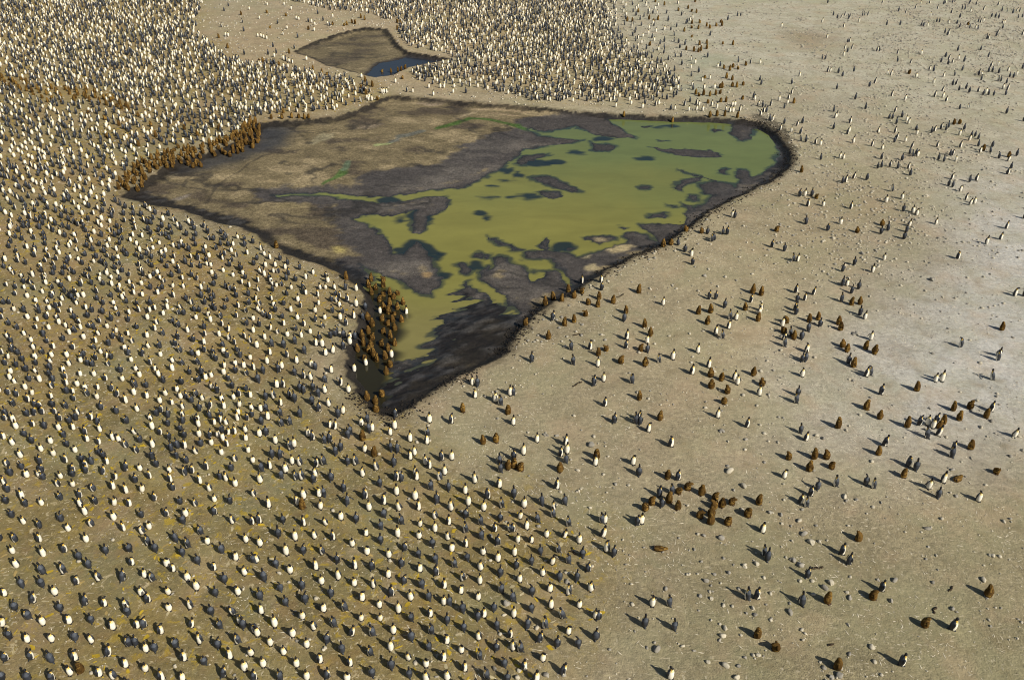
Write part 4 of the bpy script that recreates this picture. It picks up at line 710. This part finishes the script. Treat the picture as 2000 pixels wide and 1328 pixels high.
def scatter(name, pos, size, flat, mat, label, cat, jit=0.25):
    x, y = pos; n = len(x); z = height(x, y); q = np.random.default_rng(91)
    V = ICO_V[None] * (1 + q.uniform(-jit, jit, (n, 12, 1))) * np.stack([size, size * q.uniform(.6, 1, n), size * flat], 1)[:, None, :]
    a = q.uniform(0, 6.28, n); c, s = np.cos(a)[:, None], np.sin(a)[:, None]
    P = np.stack([V[:, :, 0] * c - V[:, :, 1] * s + x[:, None], V[:, :, 0] * s + V[:, :, 1] * c + y[:, None], V[:, :, 2] + (z + size * flat * 0.35)[:, None]], 2)
    F_ = (ICO_F[None] + (np.arange(n) * 12)[:, None, None]).reshape(-1, 3)
    me = raw_mesh(name, P.reshape(-1, 3), F_, mat, rng.integers(0, len(mat), n).repeat(20), smooth=True)
    return link(name, me, label, cat, kind='stuff')
def sand_points(n, weight):
    X = rng.uniform(-110, 120, n); Y = rng.uniform(18, 190, n); px, py = to_px(X, Y)
    ok = (px > -300) & (px < 2300) & (py > -40) & (py < 1500); X, Y, px, py = X[ok], Y[ok], px[ok], py[ok]
    ok = rng.random(len(X)) < weight(X, Y, px, py); X, Y = X[ok], Y[ok]
    sb, _, s2, _ = fields(X, Y); ok = (sb > 0.3) & (s2 > 0.3); return X[ok], Y[ok]
def peb_w(X, Y, px, py):
    colA = sdf(COL_A, X, Y, 2) < 0; colB = sdf(COL_B, X, Y, 2) < 0
    patch = np.exp(-(((px - 1700) / 140) ** 2 + ((py - 420) / 90) ** 2)) + 0.8 * np.exp(-(((px - 1900) / 200) ** 2 + ((py - 60) / 90) ** 2)) + 0.6 * np.exp(-(((px - 1640) / 180) ** 2 + ((py - 260) / 130) ** 2))
    return np.where(colA | colB, 0.05, 0.20 + 1.3 * patch) * (0.3 + 1.4 * sm(0.35, 0.7, fbm(X, Y, 3.5, 61)))
px_, py_ = sand_points(150000, peb_w); size = 0.035 + 0.11 * rng.random(len(px_)) ** 3 + 0.0005 * py_
scatter('pebbles', (px_, py_), size, 0.6, [M_STONE, M_STONE, M_STONE2], 'pale pebbles and shingle strewn over the sand', 'pebbles')
bank = np.concatenate([np.stack([q0 + (q1 - q0) * t for t in np.linspace(0, 1, max(2, int(np.linalg.norm(q1 - q0) / 0.05)))]) for q0, q1 in zip(BASIN[22:52], BASIN[23:53])])
i = rng.integers(0, len(bank), 16000); off = rng.normal(0, 0.5, (16000, 2)); cx_, cy_ = bank[i, 0] + off[:, 0] - 0.1, bank[i, 1] + off[:, 1] + 0.1
w_ok = rng.random(16000) < sm(0.25, 0.75, fbm(cx_, cy_, 2.5, 71)) * 0.34; cx_, cy_ = cx_[w_ok], cy_[w_ok]
scatter('peat_clods', (cx_, cy_), 0.025 + 0.075 * rng.random(len(cx_)) ** 2, 0.7, [M_PEAT], 'black peat crumbs along the pond bank', 'peat', 0.4)
def feathers():
    x, y = sand_points(320000, lambda X, Y, px, py: np.where(sdf(COL_A, X, Y, 2) < 0, 0.22, np.where(Y > 100, 0.05, 0.42)) * (0.15 + 1.5 * sm(0.35, 0.7, fbm(X, Y, 4, 81))))
    n = len(x); z = height(x, y) + 0.012; a = rng.normal(2.5, 0.7, n); L = 0.04 + 0.16 * rng.random(n) ** 2; W = rng.uniform(.012, .028, n)
    u, v = np.cos(a), np.sin(a)
    q = np.array([(-1, 0), (-.2, -1), (1, 0), (-.1, 1)])
    P = np.stack([np.stack([x + k[0] * L * u - k[1] * W * v, y + k[0] * L * v + k[1] * W * u, z + (0.012 if k[0] > 0.5 else 0.0)], 1) for k in q], 1)
    me = raw_mesh('feather_litter', P.reshape(-1, 3), np.arange(n * 4).reshape(n, 4), [M_FEATH], smooth=False)
    print('feathers', n); link('feather_litter', me, 'pale shed feathers trodden into the sand', 'feathers', kind='stuff')
feathers()
def splashes():
    """guano squirted out round the nests: flat irregular patches"""
    src = [b for b in birds if b['kind'] == 'nest' and b['dist'] < 110]; pick = [src[i] for i in rng.integers(0, len(src), 6500)]
    a = rng.uniform(0, 6.28, len(pick)); d = rng.uniform(.15, .75, len(pick)); x = np.array([b['x'] for b in pick]) + d * np.cos(a); y = np.array([b['y'] for b in pick]) + d * np.sin(a)
    ok = fbm(x, y, 9, 91) > 0.38; x, y, a = x[ok], y[ok], a[ok]; n = len(x); z = height(x, y) + 0.02
    L = 0.05 + 0.19 * rng.random(n) ** 2; W = L * rng.uniform(.25, .6, n); K = 9; P = []
    for k in range(K):
        t = 2 * math.pi * k / K; q = rng.uniform(.55, 1.15, n); u = np.cos(t) * L * q; v = np.sin(t) * W * q
        P.append(np.stack([x + u * np.cos(a) - v * np.sin(a), y + u * np.sin(a) + v * np.cos(a), z + 0.004 * rng.random(n)], 1))
    me = raw_mesh('guano_splashes', np.stack(P, 1).reshape(-1, 3), np.arange(n * K).reshape(n, K), [M_OCHRE, M_OCHRE, M_CHALK, M_CHALK2], rng.integers(0, 4, n), smooth=False)
    link('guano_splashes', me, 'ochre and chalky guano splashes between the nests', 'guano', kind='stuff')
M_OCHRE = plain('ochre_guano', (0.40, 0.28, 0.030), 0.9, 0.4, 1.5, 0.1); M_CHALK = plain('chalky_guano', (0.42, 0.36, 0.22), 0.9, 0.3, 1.5, 0.1); M_CHALK2 = plain('stained_guano', (0.34, 0.25, 0.10), 0.9, 0.3, 1.5, 0.1)
splashes()
